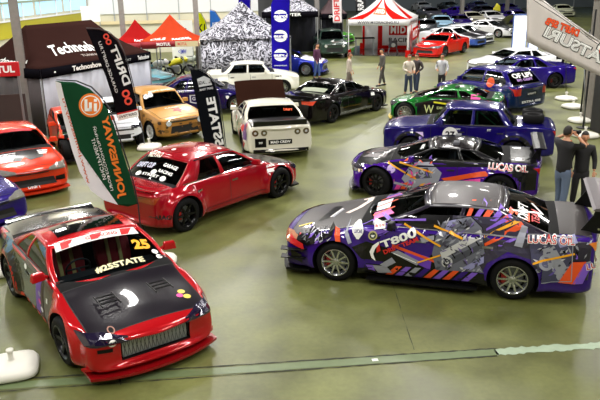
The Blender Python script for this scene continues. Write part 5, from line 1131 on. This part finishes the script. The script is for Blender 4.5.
# loose flag bases
for (u, v, s_, lab) in ((13, 371, .40, 'white plastic flag base alone on the floor at bottom left'), (3, 273, .34, 'pale flag base cut by the left edge beside the red and black coupe'), (566, 100, .44, 'farthest white flag base of the row at right'), (573, 108, .44, 'second farthest white flag base of the row at right'), (580, 122, .42, 'second nearest white flag base of the row at right'), (585, 137, .42, 'nearest white flag base of the row at right, by the photographer')):
    water_base(at(u, v), s_, None, lab)
for (u, v, t, lab) in ((580, 118, (590, 30), 'dark slanted pole standing in the second nearest right-hand flag base'), (566, 97, (566, 40), 'thin dark pole standing in the farthest right-hand flag base'), (585, 133, (584, 40), 'thin grey pole standing in the nearest right-hand flag base')):
    p = at(u, v); q = atw(t[0], t[1], p.y); b = MB(); b.tube([(0, 0, .02), q-Vector((p.x, p.y, 0))], .03 if t[0] == 590 else .015, 8); o = b.build('flag_pole', mat('1c1c20', .5) if t[0] != 584 else STEEL, None, smooth=True); o.location = (p.x, p.y, 0); tag(o, lab, 'pole', 'poles in the right-hand flag bases')
# light boxes
for (u0, u1, vt, vb, lab) in ((512, 523.5, 16, 55, 'tall glowing white light box on a blue frame'), (528, 536, 38, 56, 'short glowing white light box beside the tall one')):
    p = at((u0+u1)/2, vb); W_ = (u1-u0)/694*p.y*1.02; tz_ = atw(u0, vt, p.y).z; r = empty('light_box', (p.x, p.y, 0), 0, lab, 'light box')
    b = MB(); b.box((0, 0, tz_/2+.1), (W_, .22, tz_-.2)); b.build('lit_panel', mat('e8eef8', .4, 0, 0, 1.0), r)
    b = MB()
    for sx in (-1, 1): b.bar((sx*(W_/2+.04), 0, 0), (sx*(W_/2+.04), 0, tz_+.1), .06)
    b.bar((-W_/2-.04, 0, tz_+.08), (W_/2+.04, 0, tz_+.08), .06); b.bar((-W_/2-.04, 0, .12), (W_/2+.04, 0, .12), .08); b.build('frame', mat('5a6ea8', .4, .3), r)
# equipment at the right edge
r = empty('equipment_rack', at(600, 134), R(8), 'dark equipment rack cut by the right edge beside the flag bases', 'rack'); b = MB(); b.box((.3, .3, .95), (.6, .6, 1.9)); b.build('cabinet', mat('1c1a1a', .6), r, bevel=.02)
for z in (.3, .6, .9, 1.2, 1.5): b = MB(); b.box((.3, -.01, z), (.54, .02, .22)); b.build('module', mat('34302e', .5), r)
for (u, v, z1) in ((583, 128, 3.6),):
    p = at(u, v); b = MB(); b.tube([(0, 0, 0), (0, 0, z1)], .03, 8); b.lathe([(0, 0), (.2, 0), (.2, .02), (0, .03)], n=16); o = b.build('lighting_stand', mat('16161a', .5), None, smooth='auto'); o.location = p; tag(o, {583: 'black stand pole between the two nearest right-hand flag bases', 591: 'taller black stand pole nearest the right edge'}[u], 'stand')

# ------------------------------------------------------------------ far cars
S15 = dict(S5, hl='slim', lampmat=mat('6a6a70', .15, .3, 1.), rim='five', rimmat=mat('2a2a2c', .3), key=1)
c = car_1('drift_coupe', dict(S15, lipmat=paint('c01810')), (443, 57), -128, 'LF', 'bright red coupe right of the red and white racing team tent', pm=paint('cc1c14', .2, .1), gl=.4, key='s15')
def flat(e): return e
c1 = car_1('drift_coupe', dict(S15, rimmat=ALU), (464, 47.5), -42, 'RF', 'white coupe with blue bumper corner beyond the bright red coupe', pm=paint('e4e6ea', .25, 0), hood=CARBON, fbump=paint('3a5aa8', .25), gl=.3, key='s15')
c2 = car_e('drift_coupe', dict(S15, rimmat=ALU), (491, 44), -42, 'F', 'white coupe with black bonnet between two other white coupes', pm=paint('e4e6ea', .25, 0), hood=CARBON, gl=.3, key='s15')
c3 = car_e('drift_coupe', dict(S15, rimmat=ALU), (515, 37.5), -42, 'F', 'white coupe with black bonnet propped open left of the light box', pm=paint('e6e6ea', .25, 0), hood=KBLK, hood_open=True, gl=.3)
c4 = car_e('off_road_car', dict(LD, rz=1.62, bz=1.05, cz=1.08, hz=1.0, nz=.9, dz=1.1, tz=1.08, clr=.28, R=.34, xb=-1.5, xr=-1.3, W=1.7, wb=2.4, rimmat=STEEL, rl=(.62,)), (335, 59), -84, 'F', 'old dark green off-road car facing us left of the racing team tent', pm=paint('2c4038', .3, .1), gl=.4)
PWH = paint('dcdce0', .25, 0); PPU = paint('281470', .22, .1); LBL = paint('9cc4e0', .25, 0)
pc = c1['o']; wmat = c1['P']['body'].data.materials[0]
def far(u, v, hd, col, label, src=None, grp='cars in the far rows'):
    s0 = S15; loc, rz = pose_end((u, v), hd, s0, 'F'); src = src or proto
    o = copy_tree(src, None, {wmat: col, CARBON: col, FB: col}); o.location = (*loc, 0); o.rotation_euler = (0, 0, rz); o['label'] = label; o['group'] = grp; o['category'] = 'car'; return o
FB = paint('3a5aa8', .25); proto = pc
for a in ((443, 32, -96, LBL, 'pale blue car facing us in the far rows above the blue-cornered white coupe'), (465, 30.5, -85, PPU, 'purple car in the far rows just right of the pale blue one'), (482, 26.5, -75, paint('c8c4b0', .25, 0), 'cream coloured car in the far rows above the two white coupes'),
          (474, 19, -60, PPU, 'purple car in the farthest row left of the yellow flag'), (496, 18, -70, paint('20202c', .2), 'black car in the far rows under the yellow flag'), (517, 15, -75, PPU, 'purple car in the farthest row above the light box'), (437, 20, -80, paint('3a3a44', .2), 'dark grey car in the farthest row right of the racing team tent'),
          (545, 19, -100, paint('2c3038', .2), 'dark car beyond the top of the white banner'), (568, 17, -92, paint('c8ccb0', .3, 0), 'cream car facing us beyond the white banner'), (334, 34, -20, PPU, 'purple car with pale windows behind the dark green off-road car'), (352, 44, -30, paint('5ac030', .25), 'lime green car half hidden behind the racing team tent leg'),
          (502, 25.5, -75, PWH, 'white car in the far rows left of the light box top'), (530, 25, -70, PPU, 'violet car hidden partly by the light box top'), (426, 37, -100, paint('30343a', .2), 'dark car between the racing team tent and the white coupes'),
          (168, 92, -30, paint('6aa8b8', .25), 'teal car behind the yellow saloon'), (428, 12, -80, PWH, 'white car in the farthest row close to the back wall'), (455, 12, -80, paint('28282e', .2), 'black car in the farthest row close to the back wall'), (485, 11.5, -80, PPU, 'purple car in the farthest row close to the back wall')):
    far(*a)
# ------------------------------------------------------------------ motorcycles behind the yellow saloon
def motorcycle(u, v, hd, m, label):
    r = empty('motorcycle', at(u, v), R(hd), label, 'motorcycle', 'motorcycles under the orange tent')
    for x in (-.62, .66): b = MB(); b.lathe([(.23, -.06), (.29, -.06), (.32, 0), (.29, .06), (.23, .06), (.23, -.06)], axis='Y', n=24); o = b.build('wheel', RUB, r, smooth=True); o.location = (x, 0, .32); b = MB(); [b.bar((0, 0, 0), (.23*math.cos(a), 0, .23*math.sin(a)), .02) for a in lin(0, 2*math.pi, 6)[:-1]]; b.build('spokes', ALU, o)
    b = MB(); b.tube([(-.3, 0, .62), (0, 0, .80), (.22, 0, .84), (.38, 0, .76)], [.10, .15, .16, .08], 12); b.build('fuel_tank', m, r, smooth=True)
    b = MB(); b.tube([(-.75, 0, .92), (-.5, 0, .80), (-.2, 0, .74)], [.05, .11, .10], 10); b.build('saddle', BLKC, r, smooth=True)
    b = MB(); b.box((0, 0, .45), (.42, .26, .34)); b.build('engine', STEEL, r, bevel=.03)
    for sy in (-.09, .09): b = MB(); b.tube([(.66, sy, .32), (.42, sy, .98)], .025, 8); b.build('fork', ALU, r)
    b = MB(); b.tube([(.30, -.34, 1.02), (.40, -.1, 1.0), (.40, .1, 1.0), (.30, .34, 1.02)], .016, 8); b.build('handlebar', BLKC, r)
    b = MB(); b.tube([(.45, 0, .90), (.62, 0, .86)], [.15, .10], 12); b.build('fairing', m, r, smooth=True)
    b = MB(); b.tube([(-.62, .0, .32), (-.2, 0, .4)], .03, 6); b.build('swing_arm', STEEL, r)
    b = MB(); b.tube([(.15, .14, .35), (-.1, .16, .22), (-.75, .18, .38)], [.03, .04, .05], 8); b.build('exhaust', CHROME, r, smooth=True)
motorcycle(158, 80, -20, mat('e0e0e0', .3), 'white motorcycle nearest the brown tent corner'); motorcycle(176, 78, 10, mat('d8d030', .3), 'yellow motorcycle left of the steel column'); motorcycle(188, 76, -30, mat('b8c0b8', .3), 'pale green motorcycle right beside the steel column')

# ------------------------------------------------------------------ people
SK = mat('c08a6a', .55); 
def skin(name, verts, edges, m, parent, sub=1):
    me = bpy.data.meshes.new(name); me.from_pydata([v[0] for v in verts], edges, []); o = link_mesh(name, me, None)
    md = o.modifiers.new('k', 'SKIN'); md.use_smooth_shade = True; s_ = o.modifiers.new('s', 'SUBSURF'); s_.levels = sub; s_.render_levels = sub
    for i, (p, rr) in enumerate(verts):
        sv = me.skin_vertices[0].data[i]; sv.radius = rr if isinstance(rr, tuple) else (rr, rr); sv.use_root = (i == 0)
    nm = baked(o); bpy.data.objects.remove(o); nm.materials.clear(); nm.materials.append(m); nm.polygons.foreach_set('use_smooth', [True]*len(nm.polygons))
    return link_mesh(name, nm, parent)
def person(loc, rz, label, top, legs_m, hair=None, arms=((.26, 0, 1.12, .24, .12, .92), (.26, 0, 1.12, .24, .12, .92)), stride=.08, h=1.76, lean=0., look=0., hood=None, shoes=None, short=False, group=None, lanyard=None, bag=None, cap=None):
    """arms: (elbow x-out, forward, z, hand out, forward, z) for left, right"""
    k = h/1.76; r = empty('person', loc, rz, label, 'person', group); r.scale = (k, k, k)
    L_ = lambda x, y, z: (x+lean*max(0, z-.95), y, z)      # facing +x, left is +y
    hipz = .93; sh = 1.44; V = [(L_(0, 0, hipz), (.09, .12)), (L_(0, 0, 1.12), (.08, .10)), (L_(0, 0, 1.32), (.085, .12)), (L_(0, 0, 1.45), (.05, .065)), (L_(.01, 0, 1.54), .052), (L_(.03, 0, 1.60), .055)]
    E_ = [(0, 1), (1, 2), (2, 3), (3, 4), (4, 5)]; joints = {}
    for sd, a in ((1, arms[0]), (-1, arms[1])):
        ex, ef, ez, hx, hf, hz = a; b0 = len(V); S = L_(0, sd*.185, sh-.02); El = L_(ef, sd*ex, ez); Hd = L_(hf, sd*hx, hz)
        V += [(S, .045), (El, .038), (tuple(Vector(El)*.3+Vector(Hd)*.7), .034), (Hd, .026)]; E_ += [(3, b0), (b0, b0+1), (b0+1, b0+2), (b0+2, b0+3)]; joints[sd] = (Vector(S), Vector(El), Vector(Hd))
    feet = {}
    for sd in (1, -1):
        st = stride*sd; b0 = len(V); V += [((0, sd*.09, .84), .07), ((st*.5+.02, sd*.10, .49), .05), ((st*.9, sd*.105, .24), .04), ((st, sd*.11, .08), .04), ((st+.14, sd*.125, .045), .036)]; E_ += [(0, b0), (b0, b0+1), (b0+1, b0+2), (b0+2, b0+3), (b0+3, b0+4)]; feet[sd] = st
    body = skin('body', V, E_, SK, r, 1)
    # head
    bm = bmesh.new(); bmesh.ops.create_uvsphere(bm, u_segments=20, v_segments=14, radius=1)
    for v in bm.verts:
        x, y, z = v.co; j = 1-.28*max(0, -z); v.co = Vector((x*.098*(j if x > 0 else 1), y*.076*j, z*.118))
        if x > .8 and -.45 < z < .25 and abs(y) < .2: v.co.x += .018*(1-abs(y)/.2)
    me = bpy.data.meshes.new('head'); bm.to_mesh(me); bm.free(); me.materials.append(SK); me.polygons.foreach_set('use_smooth', [True]*len(me.polygons))
    hd = link_mesh('head', me, r); hd.location = L_(.035, 0, 1.655); hd.rotation_euler = (0, 0, look)
    f = MB(); 
    for sy in (-.03, .03): f.box((.088, sy, .005), (.012, .022, .010))
    f.build('eyes', mat('1a1412', .4), hd); f = MB(); f.box((.086, 0, -.055), (.012, .040, .008)); f.build('mouth', mat('8a4438', .5), hd)
    f = MB(); f.tube([(.09, 0, .0), (.108, 0, -.025)], [.008, .013], 6); f.build('nose', SK, hd, smooth=True)
    for sy in (-1, 1): f = MB(); f.lathe([(.0, -.008), (.024, -.008), (.024, .008), (0, .008)], c=(0, sy*.078, -.01), axis='Y', n=10); f.build('ear', SK, hd)
    bm = bmesh.new(); bmesh.ops.create_uvsphere(bm, u_segments=20, v_segments=14, radius=1)
    for v in bm.verts:
        x, y, z = v.co; q = 1.08; v.co = Vector((x*.098*q-.010, y*.076*q*1.03, z*.118*q+.012))
    bmesh.ops.delete(bm, geom=[v for v in bm.verts if v.co.z < (-.02 if v.co.x < .02 else .045)+(-.04 if v.co.x < -.04 else 0)], context='VERTS')
    me = bpy.data.meshes.new('hair'); bm.to_mesh(me); bm.free(); me.materials.append(cap or hair or mat('1c1410', .7)); me.polygons.foreach_set('use_smooth', [True]*len(me.polygons)); ho = link_mesh('hair' if not cap else 'cap', me, hd); q = ho.modifiers.new('t', 'SOLIDIFY'); q.thickness = .012
    # hands
    for sd in (1, -1):
        S, El, Hd = joints[sd]; d = (Hd-El).normalized(); sidev = d.cross(Vector((0, 0, 1))); sidev = sidev.normalized() if sidev.length > .2 else Vector((1, 0, 0)); up = sidev.cross(d).normalized()
        hv = [(tuple(Hd), .024), (tuple(Hd+d*.045), (.034, .020)), (tuple(Hd+d*.085), (.036, .018))]; he = [(0, 1), (1, 2)]
        hm_ = skin('hand', hv, he, SK, r, 1); b = MB()
        for i, l_ in enumerate((.062, .074, .068, .052)):
            o_ = sidev*(-.026+.0175*i); p0 = Hd+d*.085+o_; p1 = p0+d*l_*.5-up*.012*(1); p2 = p1+d*l_*.38-up*.024
            fg = MB(); fg.tube([p0-d*.015, p0, p1, p2], [.0095, .0095, .0085, .007], 6); fg.build('finger', SK, hm_, smooth=True)
        fg = MB(); p0 = Hd+d*.025-sidev*.03; fg.tube([p0, p0+d*.03-sidev*.022, p0+d*.055-sidev*.018-up*.015], [.011, .010, .008], 6); fg.build('thumb', SK, hm_, smooth=True)
    # clothes
    V = [(L_(0, 0, .80), (.135, .175)), (L_(0, 0, .95), (.135, .175)), (L_(0, 0, 1.12), (.125, .16)), (L_(0, 0, 1.32), (.138, .188)), (L_(0, 0, 1.45), (.095, .13)), (L_(0, 0, 1.50), (.066, .072))]; E_ = [(0, 1), (1, 2), (2, 3), (3, 4), (4, 5)]
    for sd in (1, -1):
        S, El, Hd = joints[sd]; b0 = len(V); V += [(tuple(S), .078), (tuple(El), .058)]; E_ += [(4, b0), (b0, b0+1)]
        if not short: V += [(tuple(El*.12+Hd*.88), .042)]; E_ += [(b0+1, b0+2)]
    skin('jacket', V, E_, top, r, 1)
    V = [((0, 0, 1.0), (.112, .15)), ((0, 0, .90), (.125, .165))]; E_ = [(0, 1)]
    for sd in (1, -1): st = feet[sd]; b0 = len(V); V += [((0, sd*.092, .80), .100), ((st*.5+.02, sd*.10, .49), .078), ((st*.95, sd*.105, .12), .066)]; E_ += [(1, b0), (b0, b0+1), (b0+1, b0+2)]
    skin('trousers', V, E_, legs_m, r, 1)
    for sd in (1, -1):
        st = feet[sd]; b = MB(); b.tube([(st-.07, sd*.11, .05), (st, sd*.11, .058), (st+.10, sd*.12, .045), (st+.19, sd*.128, .032)], [.038, .05, .045, .028], 10); b.build('shoe', shoes or mat('1c1a1a', .5), r, smooth=True)
    if lanyard: b = MB(); b.tube([L_(.06, .07, 1.50), L_(.13, .05, 1.35), L_(.145, 0, 1.15), L_(.13, -.05, 1.35), L_(.06, -.07, 1.50)], .012, 6); b.build('lanyard', lanyard, r)
    if bag: b = MB(); b.box(L_(-.22, 0, 1.22), (.16, .30, .42)); b.build('backpack', bag, r, bevel=.05)
    return r, joints
JEANS = mat('2c3850', .8); DK = mat('1c1a1e', .8); G = lambda u, v: at(u, v)
face = lambda p: math.atan2(-p.y, -p.x)
p = G(408, 95); person(p, face(p)+.5, 'man in pale sweater and jeans standing in the aisle, left of a pair', mat('c8beb0', .8), JEANS, mat('4a3020', .7), arms=((.27, .02, 1.14, .16, .20, 1.06), (.27, .02, 1.14, .12, .22, 1.05)), h=1.62)
p = G(416, 93.5); person(p, face(p)-.7, 'man in dark jacket and jeans standing in the aisle, right of a pair', mat('3a3234', .8), JEANS, arms=((.30, -.06, 1.16, .18, .10, 1.0), (.30, -.06, 1.16, .18, .10, 1.0)), h=1.62)
p = G(441, 94); person(p, face(p)-.3, 'man in striped grey top behind the green coupe', mat('b8b8bc', .8), DK, h=1.62, arms=((.27, .02, 1.14, .24, .14, .98), (.27, .02, 1.14, .16, .22, 1.1)))
p = G(317, 79); person(p, face(p)+1.0, 'man in plum jacket and blue jeans by the blue racing car', mat('4a1c40', .8), mat('3c5488', .8), h=1.66)
p = G(349, 92); person(p, face(p)+1.4, 'passer-by in light grey hooded top walking behind the black coupe', mat('b0a498', .8), mat('6a6058', .8), mat('6a4030', .7), stride=.16, h=1.62)
p = G(382, 86); person(p, face(p)-1.2, 'passer-by in dark clothes crossing the aisle in front of the racing team tent', mat('4c4844', .8), mat('44403e', .8), stride=.18, h=1.6)
# photographer raising a camera
p = G(559, 212); r, j = person(p, face(p)+2.5, 'photographer in dark T-shirt with orange lanyard raising a camera behind the drift sedan', mat('141216', .8), mat('5a6880', .8), arms=((.36, .16, 1.46, .10, .20, 1.60), (.30, .22, 1.40, .10, .22, 1.56)), short=True, lanyard=mat('d8481c', .5), h=1.76)
q = empty('camera_body', r.location+Matrix.Rotation(face(p)+2.5, 3, 'Z') @ Vector((.27, 0, 1.62)), face(p)+2.5, 'black camera held up to the photographer\'s face', 'camera')
b = MB(); b.box((0, 0, 0), (.07, .13, .09)); b.build('housing', BLACK, q, bevel=.01); b = MB(); b.tube([(.03, 0, 0), (.13, 0, 0)], [.036, .04], 14); b.build('lens', BLACK, q, smooth='auto')
p = G(577, 209); person(p, face(p)+.2, 'second onlooker in black clothes right of the photographer', mat('17161a', .8), mat('1e1c20', .8), h=1.62)
